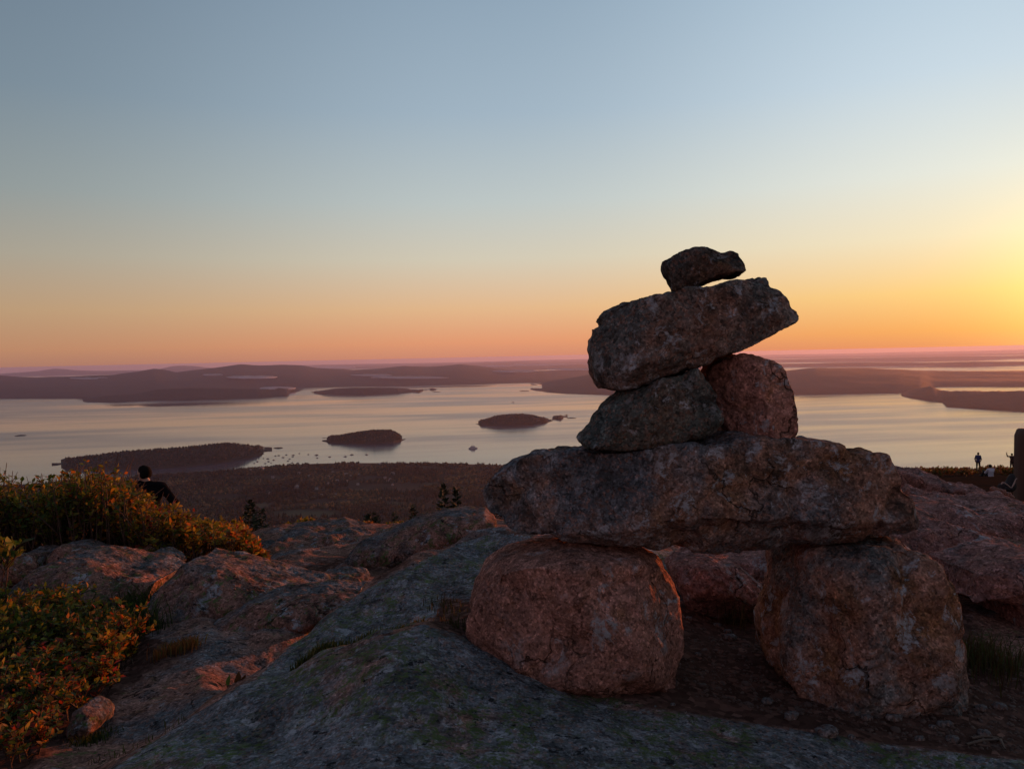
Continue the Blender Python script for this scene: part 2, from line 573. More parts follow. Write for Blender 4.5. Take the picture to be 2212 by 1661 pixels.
M_SLAB = granite('slab_granite', grey=(0.135, 0.135, 0.125), pink=(0.20, 0.12, 0.09), pinkness=0.38, stain=0.58, lichen=0.55, rust=0.35, bright=0.88)
M_LINTEL = granite('lintel_granite', cracks=0.8, grey=(0.135, 0.14, 0.15), pink=(0.24, 0.14, 0.10), pinkness=0.45, stain=0.56, lichen=0.58, rust=0.52, bright=0.92)
M_WEDGE = granite('dark_green_granite', grey=(0.10, 0.115, 0.105), pink=(0.13, 0.10, 0.075), pinkness=0.3, stain=0.60, lichen=0.42, rust=0.35, bright=0.85)
M_BASE = granite('mottled_base_granite', cracks=0.8, grey=(0.17, 0.165, 0.16), pink=(0.27, 0.145, 0.105), pinkness=0.6, stain=0.50, lichen=0.60, rust=0.75, bright=0.95)
M_DARK = granite('dark_granite', grey=(0.085, 0.09, 0.085), pink=(0.13, 0.085, 0.06), pinkness=0.35, stain=0.65, lichen=0.3, rust=0.45, bright=0.85)
M_PINK = granite('pink_granite', cracks=0.8, pink=(0.30, 0.15, 0.115), pinkness=0.92, stain=0.36, lichen=0.45, rust=0.45, bright=0.98)
M_LEDGE = granite('ledge_granite', relief=1.8, grey=(0.165, 0.17, 0.18), pinkness=0.25, stain=0.52, lichen=0.75, green=1.0, rust=0.2, bright=1.0, dirt_attr=True)
M_LEDGE_PINK = granite('bare_ledge_granite', cracks=0.8, pink=(0.27, 0.14, 0.105), pinkness=0.72, stain=0.45, lichen=0.35, green=0.25, rust=0.3, bright=0.85, dirt_attr=True, size=1.25)
M_LEFT = granite('ledge_boulder_granite', cracks=0.8, pink=(0.28, 0.14, 0.105), pinkness=0.55, stain=0.54, lichen=0.40, green=0.55, rust=0.3, bright=0.80, size=1.4)
M_RIGHT = granite('pink_ledge_granite', cracks=0.8, pink=(0.27, 0.14, 0.12), pinkness=0.85, stain=0.46, lichen=0.4, rust=0.25, bright=0.95, size=1.3)

# ------------------------------------------------------------------ near terrain
CTRL = [
    # front slab
    (250, 1661, 1.6), (500, 1661, 1.5), (900, 1661, 1.40), (1300, 1661, 1.45), (1700, 1661, 1.5), (2212, 1661, 1.57),
    (900, 2000, 1.0), (300, 2000, 1.15), (1800, 2000, 1.12), (1106, 2600, 0.65), (2300, 2000, 1.15), (-100, 2000, 1.35),
    (395, 1560, 1.82), (518, 1477, 1.95), (700, 1400, 2.0), (820, 1365, 2.02), (912, 1343, 2.02), (1015, 1375, 2.0), (1200, 1470, 1.88),
    (1400, 1522, 1.8), (1660, 1565, 1.75), (1900, 1600, 1.71), (2212, 1640, 1.62),
    (700, 1530, 1.70), (1000, 1500, 1.70), (1200, 1580, 1.58), (520, 1580, 1.68),
    # trodden dirt round the cairn
    (1560, 1400, 2.25), (1640, 1345, 2.5), (1860, 1500, 1.95), (2100, 1510, 1.92), (2160, 1570, 1.78), (2300, 1500, 1.95), (1250, 1390, 2.2),
    (2140, 1420, 2.18),
    # crevice
    (640, 1450, 2.13), (760, 1405, 2.16), (880, 1368, 2.18),
    # second slab
    (620, 1400, 2.3), (700, 1332, 2.52), (800, 1267, 2.76), (900, 1216, 2.98), (1000, 1171, 3.2), (1080, 1151, 3.3), (1200, 1166, 3.3), (1350, 1180, 3.25), (1500, 1195, 3.2),
    (800, 1330, 2.40), (950, 1265, 2.52), (1040, 1250, 2.58), (1040, 1205, 2.9),
    # the drop behind it, down to the path
    (610, 1490, 2.52), (700, 1448, 2.78), (800, 1395, 3.02), (900, 1345, 3.25), (1000, 1300, 3.47), (1080, 1270, 3.6), (1200, 1262, 3.6),
    (900, 1290, 3.7), (1000, 1238, 4.1), (1080, 1212, 4.3), (1000, 1222, 4.6), (1080, 1196, 4.8), (1250, 1190, 4.9),
    # path
    (600, 1338, 3.36), (660, 1345, 3.3), (520, 1395, 2.98),
    (180, 1661, 2.0), (100, 1640, 2.05), (-250, 1640, 2.1), (350, 1600, 2.12), (350, 1520, 2.42), (450, 1480, 2.54), (620, 1370, 3.12), (560, 1370, 3.12),
    (330, 1390, 3.06), (280, 1430, 2.95), (0, 1400, 3.1), (-350, 1400, 3.1), (700, 1308, 3.58), (780, 1268, 3.9), (800, 1245, 4.35), (900, 1207, 5.3),
    (200, 1262, 4.8), (500, 1245, 5.0), (0, 1255, 4.9), (-350, 1255, 4.9), (700, 1190, 5.9), (600, 1200, 5.9),
    (560, 1150, 7.0), (700, 1134, 7.5), (850, 1150, 6.6), (1000, 1130, 7.0), (1200, 1135, 7.0), (0, 1225, 6.5), (300, 1225, 6.5), (-350, 1225, 6.5),
    # rocks falling away on the right
    (2000, 1135, 4.0), (2100, 1225, 3.2), (2180, 1265, 2.9), (2212, 1200, 3.4), (1600, 1185, 3.4), (1800, 1170, 3.8), (2000, 1100, 5.0), (2100, 1078, 8.0),
    (2212, 1082, 9.0), (2212, 1115, 5.0), (2150, 1058, 14), (2000, 1055, 14), (2050, 1045, 22), (2180, 1043, 22), (1800, 1065, 10), (1500, 1095, 9), (2500, 1640, 1.62), (2500, 1265, 2.9), (2500, 1080, 9.0), (2500, 1115, 5.0), (2500, 1040, 20),
]
SL = []
for X, Y, d in CTRL:
    p = pt(X, Y, d)
    rho = math.hypot(p[0], p[1])
    SL.append((math.atan2(p[0], p[1]), rho, -p[2] / rho))


def az_of(X):
    r = ray(X, hor(X))
    return math.atan2(r[0], r[1])


for X, s, d in [(-350, .267, 12), (300, .267, 12), (700, .262, 12), (1100, .25, 12), (-350, .26, 40), (300, .26, 40), (700, .258, 40), (1100, .24, 40),
                (1500, .165 + .045, 30), (1500, .215, 74), (1800, .176, 46), (1800, .178, 74), (1960, .164, 46), (1960, .157, 74), (2040, .158, 74), (2100, .167, 46), (2113, .1580, 74), (2180, .1610, 60), (2212, .1585, 74), (2500, .158, 74),
                (2140, .1675, 46), (2212, .167, 46), (2500, .166, 46), (-350, .265, 120), (300, .265, 120), (700, .265, 120), (1100, .25, 120), (1500, .235, 120), (1900, .19, 120), (2100, .178, 120), (2500, .178, 120),
                (-350, .285, 350), (700, .285, 350), (1500, .26, 350), (2100, .215, 350), (2500, .215, 350)]:
    ca = math.cos(az_of(X))
    SL.append((az_of(X), d / ca, s * ca))
SL = np.array(SL)
KA = 2.2
_cx = np.stack([SL[:, 0] * KA, np.log(SL[:, 1])], 1)


def _tps(r2):
    return np.where(r2 > 1e-12, 0.5 * r2 * np.log(np.maximum(r2, 1e-12)), 0)


_n = len(_cx)
_A = _tps(((_cx[:, None] - _cx[None]) ** 2).sum(-1)) + 2e-4 * np.eye(_n)
_Pm = np.concatenate([np.ones((_n, 1)), _cx], 1)
_M = np.block([[_A, _Pm], [_Pm.T, np.zeros((3, 3))]])
_sol = np.linalg.solve(_M, np.concatenate([SL[:, 2], np.zeros(3)]))


def slope_at(az, rho):
    az = np.clip(az, -0.85, 0.85)
    q = np.stack([az * KA, np.log(np.maximum(rho, 0.5))], 1)
    out = np.zeros(len(q))
    for i in range(0, len(q), 20000):
        qq = q[i:i + 20000]
        out[i:i + 20000] = _tps(((qq[:, None] - _cx[None]) ** 2).sum(-1)) @ _sol[:_n] + _sol[_n] + qq @ _sol[_n + 1:]
    return out


def smooth_z(x, y):
    x = np.atleast_1d(np.asarray(x, float)); y = np.atleast_1d(np.asarray(y, float))
    rho = np.hypot(x, y)
    return -slope_at(np.arctan2(x, y), rho) * np.maximum(rho, 0.5)


def terrain_z(x, y):
    x = np.atleast_1d(np.asarray(x, float)); y = np.atleast_1d(np.asarray(y, float))
    z = smooth_z(x, y)
    rho = np.hypot(x, y)
    # layered, jointed rock: noise stretched along the lie of the ledges
    a = R(28)
    lx, ly = x * math.cos(a) - y * math.sin(a), x * math.sin(a) + y * math.cos(a)
    amp = np.clip(0.008 + 0.006 * (rho - 1.2), 0.008, 0.12)
    q = np.stack([lx * 1.2, ly * 3.2, np.zeros_like(x)], 1) / np.clip(rho / 2.5, 0.8, 5)[:, None]
    z = z + amp * fbm(q * 1.3, 4)
    z = z + 0.0055 * fbm(np.stack([lx * 7, ly * 11, np.full_like(x, 2.7)], 1), 4, gain=0.6) * np.clip(rho / 2, 0.6, 2)
    # a few sheeting joints: shallow steps that follow the slope
    st = fbm(np.stack([lx * 0.35, ly * 0.9, np.zeros_like(x) + 5], 1) / np.clip(rho / 4, 0.9, 6)[:, None], 2) * 2.2
    fr = st - np.floor(st)
    z = z + np.clip(rho - 3.2, 0, 4) * 0.018 * (1 / (1 + np.exp(-(fr - 0.5) * 16)) - fr)
    z = z + 0.0025 * fbm(np.stack([x * 9, y * 9, np.zeros_like(x)], 1), 4) * np.clip(rho / 2, .7, 4)
    return z


def gz(x, y):
    return float(terrain_z([x], [y])[0])


def on_ground(X, d, guess=None):
    """ground point at picture column X and distance d"""
    r = ray(X, 1100)
    p = r / (r @ FW) * d
    # distance along the forward axis; find z there
    for _ in range(4):
        z = gz(p[0], p[1])
        k = (X - CX) / FPX
        # keep column: solve with z
        yv = (z * 1.0 - d * (FW[2] + k * RT[2])) / UP[2]
        p = d * (FW + k * RT) + yv * UP
    return np.array([p[0], p[1], gz(p[0], p[1])])


DIRT = [[(1015, 1372), (1200, 1474), (1400, 1524), (1660, 1567), (1900, 1603), (2230, 1643), (2400, 1640), (2400, 1400), (2160, 1420), (2070, 1300), (1660, 1300), (1480, 1300), (1400, 1330), (1010, 1330)],
        [(930, 1350), (1015, 1385), (1030, 1300), (960, 1290)],
        [(-200, 1661), (60, 1661), (160, 1580), (280, 1480), (430, 1400), (300, 1370), (300, 1290), (-200, 1290)],
        [(560, 1250), (740, 1200), (900, 1190), (850, 1240), (700, 1260)]]
FRONT = [(200, 1700), (250, 1655), (395, 1560), (518, 1480), (640, 1440), (760, 1400), (912, 1348), (1015, 1375), (1200, 1472), (1400, 1523), (1660, 1567), (1900, 1603), (2230, 1643), (2700, 1700), (2700, 4000), (-1500, 4000), (-300, 2100)]
SECOND = [(540, 1480), (620, 1402), (700, 1332), (800, 1267), (900, 1216), (1000, 1171), (1080, 1151), (1200, 1166), (1350, 1180), (1500, 1195), (1480, 1300), (1030, 1300), (912, 1340), (760, 1392), (640, 1440)]

azs = np.concatenate([np.linspace(-1.5, -0.66, 30)[:-1], np.linspace(-0.66, 0.70, 470), np.linspace(0.70, 1.5, 30)[1:]])
rhos = np.concatenate([np.linspace(0.25, 0.85, 14)[:-1], np.exp(np.linspace(math.log(0.85), math.log(12), 400)), np.exp(np.linspace(math.log(12), math.log(110), 110))[1:]])
AZ, RH = np.meshgrid(azs, rhos, indexing='ij')
GX, GY = RH * np.sin(AZ), RH * np.cos(AZ)
GZ = terrain_z(GX.ravel(), GY.ravel()).reshape(GX.shape)
GP = np.stack([GX, GY, GZ], -1).reshape(-1, 3)
na, nr = GX.shape
I = np.arange(na * nr).reshape(na, nr)
Q = np.stack([I[:-1, :-1], I[1:, :-1], I[1:, 1:], I[:-1, 1:]], -1).reshape(-1, 4)[:, ::-1]
pX, pY = proj(GP)
front_ok = (GP @ FW) > 0.2
pX = np.where(front_ok, pX, -5000); pY = np.where(front_ok, pY, 5000)
dirt = np.zeros(len(GP))
near_m = RH.ravel() < 7
for pg in DIRT:
    sd = poly_sdf(pX, pY, pg)
    dirt = np.maximum(dirt, np.clip(0.5 - sd / 50.0, 0, 1) * near_m)
heath = np.clip((RH.ravel() - 7.5) / 5.0, 0, 1.2)
qc = GP[Q].mean(1)
qX, qY = proj(qc)
qr = np.hypot(qc[:, 0], qc[:, 1])
in_front = ((poly_sdf(qX, qY, FRONT) < 0) | ((qc @ FW) < 0.6)) & (qr < 2.25)
in_second = (poly_sdf(qX, qY, SECOND) < 0) & (qr < 3.75) & (qr > 1.95) & ~in_front


def sub_mesh(name, sel, mat):
    q = Q[sel]
    used = np.unique(q)
    mp = -np.ones(len(GP), dtype=np.int64)
    mp[used] = np.arange(len(used))
    return link_mesh(name, GP[used], mp[q], mat, colors={'dirt': dirt[used], 'heath': heath[used]})


tag(sub_mesh('granite_slab', in_front, M_LEDGE), 'broad lichen covered granite slab sloping up from the bottom edge of the view', None, None, 'structure')
tag(sub_mesh('granite_slab', in_second, M_LEDGE), 'shadowed granite slab rising in a diagonal ridge behind the grassy crevice', None, None, 'structure')
tag(sub_mesh('ground', ~(in_front | in_second), M_LEDGE_PINK), 'bare pink granite summit ground with trodden dirt, falling away towards the sea', None, None, 'structure')

# ------------------------------------------------------------------ cairn
def cr(lst, s, ox, oy):
    return [(x * s + ox, y * s + oy) for x, y in lst]


A4 = (.2912, 1209.7, 501.2)
top_stone = cr([(780, 230), (800, 170), (900, 130), (980, 115), (1070, 100), (1140, 110), (1215, 140), (1290, 132), (1340, 150), (1350, 190), (1370, 220), (1392, 290), (1370, 325), (1340, 330), (1280, 322), (1150, 355), (1040, 402), (950, 440), (850, 444), (820, 350), (790, 290)], *A4)
tilt_slab = cr([(290, 630), (310, 600), (400, 540), (500, 500), (700, 460), (850, 425), (1040, 418), (1150, 383), (1270, 348), (1390, 330), (1500, 300), (1545, 320), (1570, 370), (1570, 410), (1650, 435), (1690, 470), (1725, 520), (1740, 560), (1790, 590), (1800, 630), (1770, 670), (1700, 710), (1500, 800), (1300, 895), (1200, 930), (1100, 970), (1010, 1015), (860, 1050), (700, 1090), (600, 1130), (500, 1170), (430, 1180), (320, 1165), (275, 1110), (240, 1020), (225, 940), (215, 860), (225, 800), (250, 760), (255, 700), (300, 680)], *A4)
wedge = cr([(140, 1560), (150, 1540), (190, 1480), (240, 1420), (250, 1380), (300, 1300), (400, 1230), (470, 1180), (600, 1120), (700, 1085), (860, 1045), (1010, 1012), (1060, 1095), (1140, 1180), (1200, 1330), (1215, 1420), (1150, 1490), (1000, 1535), (850, 1575), (600, 1610), (400, 1618), (180, 1612)], *A4)
block = cr([(1060, 1090), (1080, 1030), (1110, 980), (1190, 930), (1300, 900), (1420, 920), (1500, 950), (1610, 965), (1650, 1000), (1660, 1050), (1690, 1180), (1715, 1330), (1730, 1490), (1712, 1548), (1600, 1535), (1450, 1525), (1250, 1520), (1200, 1440), (1160, 1330), (1100, 1180)], *A4)
lintel = cr([(100, 380), (100, 340), (140, 280), (200, 220), (280, 180), (360, 150), (450, 140), (550, 130), (700, 125), (850, 100), (950, 95), (1080, 80), (1150, 60), (1250, 55), (1350, 65), (1450, 70), (1530, 85), (1690, 95), (1730, 120), (1840, 125), (1920, 150), (1945, 210), (1990, 300), (2030, 370), (2060, 440), (2055, 480), (2030, 490), (1950, 505), (1850, 525), (1700, 552), (1500, 585), (1250, 602), (1050, 605), (900, 580), (750, 560), (500, 560), (350, 550), (250, 520), (190, 490), (130, 440)], .4687, 993.6, 907.2)
boulder_l = cr([(60, 640), (70, 520), (110, 380), (180, 260), (280, 160), (400, 110), (520, 85), (700, 55), (900, 38), (1100, 38), (1250, 65), (1400, 130), (1480, 190), (1530, 270), (1560, 370), (1590, 480), (1610, 600), (1605, 720), (1590, 850), (1560, 1000), (1500, 1130), (1400, 1200), (1250, 1220), (1050, 1200), (800, 1140), (600, 1050), (400, 950), (250, 860), (100, 780)], .3027, 993.6, 1157.8)
boulder_r = cr([(340, 285), (420, 245), (600, 215), (900, 200), (1000, 215), (1120, 238), (1200, 300), (1260, 370), (1310, 480), (1330, 600), (1345, 750), (1360, 900), (1365, 1020), (1345, 1150), (1300, 1235), (1200, 1295), (1050, 1320), (800, 1315), (500, 1300), (310, 1280), (235, 1220), (205, 1120), (188, 960), (188, 860), (205, 740), (228, 620), (258, 480), (295, 380)], .3495, 1598.4, 1080)

rock('boulder', boulder_l, 2.05, 0.24, 0.075, M_PINK, 'rounded pink boulder carrying the left end of the cairn lintel', 'boulder', 'base boulders of the cairn', rough=(0.014, 4.5), fine=0.003, chip=0.03, seed=3.0, facets=7, cut=0.08, persp=0.55,
     planes=[((0.72, 0.05, 0.69), 0.245), ((0.0, 0.62, 0.78), 0.27), ((-0.6, 0.2, 0.77), 0.27), ((0.1, -0.5, 0.86), 0.27)])
rock('boulder', boulder_r, 2.05, 0.25, 0.08, M_BASE, 'squarish grey brown boulder carrying the right end of the cairn lintel', 'boulder', 'base boulders of the cairn', rough=(0.014, 5.0), fine=0.0035, chip=0.03, seed=8.0, facets=5, cut=0.04, persp=0.7,
     planes=[((-0.78, 0.1, 0.62), 0.215), ((0.76, 0.1, 0.64), 0.24), ((0.05, 0.75, 0.66), 0.26), ((0.15, 0.2, 0.97), 0.235)])
rock('lintel_stone', lintel, 2.02, 0.19, 0.025, M_LINTEL, 'long heavy granite slab lying across both base boulders of the cairn', 'cairn stone', 'upper stones of the cairn', persp=0.05, rough=(0.007, 5.0), fine=0.0035, chip=0.03, seed=1.0, facets=5, cut=0.05,
     planes=[((-0.45, 0.12, 0.88), 0.20), ((0.10, 0.22, 0.97), 0.145), ((0.05, -0.72, 0.69), 0.155), ((0.0, 0.75, 0.66), 0.17)])
rock('support_stone', wedge, 2.0, 0.15, 0.012, M_WEDGE, 'dark wedge shaped stone propping the left half of the tilted slab', 'cairn stone', 'upper stones of the cairn', persp=0.45, rough=(0.004, 8.0), fine=0.0025, chip=0.015, seed=11.0, facets=5, cut=0.05,
     planes=[((-0.62, 0.62, 0.48), 0.085), ((0.25, 0.25, 0.93), 0.118), ((0.1, -0.55, 0.83), 0.12)])
rock('support_stone', block, 2.04, 0.13, 0.014, M_PINK, 'blocky pink stone propping the right half of the tilted slab', 'cairn stone', 'upper stones of the cairn', persp=0.45, rough=(0.004, 8.0), fine=0.0025, chip=0.015, seed=14.0, facets=5, cut=0.05,
     planes=[((-0.75, -0.15, 0.65), 0.075), ((0.22, 0.15, 0.96), 0.112)])
rock('tilted_stone', tilt_slab, 2.02, 0.155, 0.014, M_SLAB, 'thick slab tilted up to the right on two stones near the cairn top', 'cairn stone', 'upper stones of the cairn', persp=0.45, rough=(0.004, 7.0), fine=0.0028, chip=0.02, seed=21.0, facets=5, cut=0.05,
     planes=[((-0.66, 0.15, 0.74), 0.185), ((0.08, 0.12, 0.99), 0.125), ((0.22, -0.72, 0.66), 0.135), ((0.3, 0.62, 0.72), 0.155)])
rock('top_stone', top_stone, 2.02, 0.09, 0.008, M_DARK, 'small dark angular stone perched on the very top of the cairn', 'cairn stone', 'upper stones of the cairn', persp=0.45, rough=(0.004, 12.0), fine=0.0015, chip=0.01, seed=27.0, facets=5, cut=0.05,
     planes=[((0.25, 0.62, 0.74), 0.055), ((-0.3, -0.35, 0.89), 0.066)])

# ------------------------------------------------------------------ sea
mt, t, b, out = material('sea_water')
co = t.new('ShaderNodeTexCoord').outputs['Object']
rt = t.new('ShaderNodeMapping'); t.l.new(co, rt.inputs[0]); rt.inputs['Rotation'].default_value = (0, 0, 0.10)
rt2 = t.new('ShaderNodeMapping'); t.l.new(co, rt2.inputs[0]); rt2.inputs['Rotation'].default_value = (0, 0, -0.16)
streak = t.noise(t.scaled(rt.outputs[0], (0.00022, 0.00075, 1)), 1.0, 3, 0.5)
streak2 = t.noise(t.scaled(rt2.outputs[0], (0.0006, 0.0034, 1)), 1.0, 4, 0.55)
sm = t.math('ADD', t.math('MULTIPLY', streak, 0.62), t.math('MULTIPLY', streak2, 0.38))
b.inputs['Base Color'].default_value = (0.045, 0.048, 0.072, 1)
t.l.new(t.maprange(sm, 0.38, 0.60, 0.045, 0.25), b.inputs['Roughness'])
b.inputs['IOR'].default_value = 1.33
M_SEA = mt
n = 64
angs = np.linspace(-1.2, 1.2, n)
rr = np.array([600, 1500, 3000, 6000, 12000, 25000, 50000, 80000.0])
sv = np.array([(r * math.sin(a), r * math.cos(a), SEA) for a in angs for r in rr])
si = np.arange(n * len(rr)).reshape(n, len(rr))
sq = np.stack([si[:-1, :-1], si[1:, :-1], si[1:, 1:], si[:-1, 1:]], -1).reshape(-1, 4)[:, ::-1]
tag(link_mesh('sea', sv, sq, M_SEA), 'calm bay water with pale wind streaks reflecting the dawn sky', None, None, 'structure')

# ------------------------------------------------------------------ distant land
def land_mat(name, col, col2, scale, bump=0.0):
    mt, t, b, out = material(name)
    co = t.new('ShaderNodeTexCoord').outputs['Object']
    n1 = t.noise(co, scale, 5, 0.65)
    c = t.mix(t.maprange(n1, 0.35, 0.65, 0, 1), col, col2)
    t.l.new(c, b.inputs['Base Color'])
    b.inputs['Roughness'].default_value = 0.95
    b.inputs['Specular IOR Level'].default_value = 0.05
    if bump:
        t.l.new(t.bump(t.noise(co, scale * 6, 4, 0.6), 1.0, bump), b.inputs['Normal'])
    return mt


M_FARLAND = land_mat('far_wooded_land', (0.016, 0.017, 0.013), (0.026, 0.023, 0.017), 0.004)
M_ISLE = land_mat('island_ground', (0.020, 0.019, 0.014), (0.035, 0.028, 0.02), 0.01)


def pl(x, pts):
    a = np.asarray(pts, float)
    return np.interp(x, a[:, 0], a[:, 1])


def land(name, u0, u1, near, top, far, tr, label, n=260, m=26, amp=0.0, amps=900.0, mat=None, bluff=14.0, tree=5.0, keep=False):
    us = np.linspace(u0, u1, n)
    yn, yt = pl(us, near), pl(us, top)
    V = np.zeros((n, m, 3))
    ts = np.linspace(0, 1, m) ** 1.6
    for i, u in enumerate(us):
        s = sea_pt(u, yn[i])
        az = math.atan2(s[0], s[1]); d0 = math.hypot(s[0], s[1])
        d1 = max(far(u, d0) if callable(far) else pl([u], far)[0] if isinstance(far, list) else far, d0 * 1.01)
        rr_ = d0 * (d1 / d0) ** ts
        rt = d0 * (d1 / d0) ** tr
        rd = ray(u, yt[i])
        hr = max(0.5, rt * rd[2] / math.hypot(rd[0], rd[1]) - SEA)
        g = np.where(ts < tr, (np.clip(ts / tr, 0, 1)) ** 0.75, np.cos(np.clip((ts - tr) / (1 - tr), 0, 1) * math.pi / 2) ** 0.8)
        edge = np.clip(ts / 0.05, 0, 1) * np.clip((1 - ts) / 0.05, 0, 1)
        h = np.maximum(hr * g, min(bluff, hr) * edge)
        V[i, :, 0] = rr_ * math.sin(az); V[i, :, 1] = rr_ * math.cos(az); V[i, :, 2] = h
    P = V.reshape(-1, 3)
    hh = P[:, 2].copy()
    if amp:
        nz = fbm(np.stack([P[:, 0] / amps, P[:, 1] / amps, np.full(len(P), u0 * 0.01)], 1), 4)
        hh = hh + amp * nz * np.clip(hh / (bluff * 3), 0, 1)
    if tree:
        hh = hh + tree * perlin(np.stack([P[:, 0] / 25.0, P[:, 1] / 60.0, np.zeros(len(P))], 1)) * np.clip(hh / bluff, 0, 1)
    P[:, 2] = SEA - 0.5 + np.maximum(hh, 0)
    Ii = np.arange(n * m).reshape(n, m)
    q = np.stack([Ii[:-1, :-1], Ii[1:, :-1], Ii[1:, 1:], Ii[:-1, 1:]], -1).reshape(-1, 4)[:, ::-1]
    o = link_mesh(name, P, q, mat or M_FARLAND)
    tag(o, label, None, None, 'structure')
    if keep:
        return P.reshape(n, m, 3)
    return o


def hx(d, k):                                    # shoreline rows given as pixels below the true horizontal
    return [(x, hor(x) + k_) for x, k_ in zip(d, k)]


# far blue ridge, mainland hills, low strips of land between fog and inlets
land('hills', -350, 1050, hx([-350, 1050], [20, 20]), [(-350, 812), (0, 808), (80, 802), (105, 798), (120, 796), (140, 797.5), (165, 800), (210, 801.5), (260, 801), (310, 800.5), (345, 797), (375, 790.5), (395, 789.5), (420, 790.5), (445, 794), (500, 797), (600, 796), (700, 792.5), (760, 790.5), (800, 790.5), (900, 789), (1000, 786), (1050, 785)], 60000, 0.45, 'farthest pale blue ridge rising behind the mainland hills', amp=8, mat=M_FARLAND, tree=0, bluff=60)
XS = [-350, 300, 1000, 1600, 2212, 2700]
land('hills', 600, 2700, hx(XS, [15] * 6), hx(XS, [9.8, 9.4, 9.9, 9.2, 9.6, 9.2]), 72000, 0.4, 'thin purple line of land along the horizon', amp=30, amps=9000, tree=0, bluff=8)
land('hills', 900, 2700, hx([900, 1300, 1700, 2000, 2300, 2700], [22, 20.5, 17.8, 21, 20.5, 22]), hx([900, 1000, 1120, 1160, 1300, 1700, 2000, 2300, 2700], [16, 14, 11.5, 14, 14.2, 14.0, 15, 16, 15]), 50000, 0.4, 'low dark strip of land beyond the bright inlets near the horizon', amp=22, amps=5000, tree=0, bluff=8)
land('hills', 950, 2700, hx([950, 1300, 1700, 2000, 2300, 2700], [32, 29.5, 26, 31, 28, 29]), hx([950, 1050, 1300, 1500, 1700, 1850, 2000, 2300, 2700], [25, 22, 21.5, 19.5, 19, 20, 21, 22, 21]), 34500, 0.4, 'wooded strip of mainland between two bright inlets', amp=16, amps=3000, tree=0, bluff=8)
land('hills', 1000, 2700, hx([1000, 1300, 1700, 2000, 2100, 2212, 2700], [42, 38, 36, 40, 43, 42, 42]), hx([1000, 1300, 1500, 1700, 1850, 2000, 2212, 2700], [34, 31, 29, 28, 29, 33, 35, 34]), 21000, 0.4, 'low wooded mainland shore beyond the peninsula', amp=14, amps=2500, tree=0, bluff=8)
M1 = land('hills', -350, 1335, [(-350, 868), (0, 862), (190, 861), (400, 850), (600, 840), (700, 837), (923, 833), (1000, 831), (1123, 828), (1192, 827), (1335, 826)],
          [(-350, 820), (-100, 811), (0, 811), (80, 815), (160, 814), (246, 811), (300, 803), (336, 796), (360, 799), (383, 805), (425, 800), (465, 795), (520, 787.5), (560, 789), (614, 787), (655, 788), (682, 794), (764, 800), (820, 797), (873, 790), (928, 792), (996, 787), (1038, 791), (1080, 798), (1123, 801), (1192, 803), (1335, 801)],
          24000, 0.62, 'dark mainland hills across the bay with rounded wooded summits', m=40, amp=20, amps=1800, tree=3)
land('hills', 1146, 2750, [(1146, 843), (1160, 846), (1224, 851), (1325, 854), (1500, 853), (1700, 852), (1900, 850), (1936, 850), (1990, 846), (2010, 838), (2030, 836.5), (2212, 836), (2750, 834)],
     [(1146, 842.5), (1152, 837), (1170, 832), (1192, 827), (1250, 815), (1330, 803), (1500, 800), (1700, 800), (1760, 794), (1850, 797), (2000, 803), (2212, 803), (2750, 800)], 15500, 0.55, 'long low wooded peninsula across the water behind the cairn', m=40, amp=16, amps=1500, tree=3)
land('hills', 1928, 2750, [(1928, 850), (1950, 857), (2000, 866), (2036, 870), (2046, 880), (2110, 884), (2212, 889), (2750, 895)],
     [(1928, 849), (1960, 844), (1990, 838), (2008, 835), (2016, 836), (2026, 842), (2034, 844), (2120, 845), (2212, 845), (2750, 843)], lambda u, d0: d0 + 1700, 0.6, 'wooded headland cutting into the bay below the bright inlet', m=40, amp=8, amps=700, tree=7)
land('island', 168, 655, [(168, 867), (190, 869), (250, 870), (330, 866), (400, 865), (560, 860), (620, 856), (628, 849), (655, 844)],
     [(168, 866.5), (185, 863), (200, 860), (230, 855), (300, 850), (345, 840), (420, 838), (560, 840), (590, 841), (604, 838), (625, 840), (645, 842), (655, 843.8)], lambda u, d0: d0 + 1300, 0.5, 'long dark wooded island under the mainland hills', n=220, amp=5, amps=500, tree=7)
land('island', 673, 944, [(673, 850), (700, 853), (780, 853.5), (860, 851), (890, 848), (905, 849), (915, 845), (944, 844)],
     [(673, 849.5), (690, 845), (720, 840), (760, 837.5), (850, 837.5), (880, 840), (892, 843), (900, 843), (910, 843), (925, 843.2), (935, 840.5), (942, 842), (944, 843.8)], lambda u, d0: d0 + 900, 0.45, 'low wooded island with a long rocky spit at one end', n=220, amp=3, amps=400, tree=7)

ISLES = []
ISLES.append(land('island', 112, 588, [(112, 1010), (125, 1012), (180, 1015), (300, 1015), (400, 1009), (480, 1000), (540, 990), (572, 981), (578, 977.5), (588, 976.5)],
     [(112, 1009.7), (125, 1006), (150, 995), (200, 987), (250, 980), (300, 976), (350, 973), (400, 968), (430, 964), (470, 960), (510, 960), (545, 966), (566, 972), (572, 974.5), (579, 975.6), (588, 976.3)], lambda u, d0: d0 + 420, 0.45, 'long dark wooded island sloping down to a low point, close to the town shore', n=260, m=30, amp=4, amps=200, tree=0, mat=M_ISLE, keep=True))
ISLES.append(land('island', 696, 876, [(696, 954), (708, 957), (760, 959), (810, 959), (850, 957), (868, 953), (876, 950)],
     [(696, 953.8), (706, 951.5), (709, 948.5), (740, 942), (780, 935), (810, 931), (845, 931), (858, 937), (866, 945), (870, 949), (876, 949.8)], lambda u, d0: d0 + 330, 0.45, 'humped dark wooded island with a steep end, midway across the bay', n=200, m=30, amp=3, amps=200, tree=0, mat=M_ISLE, keep=True))
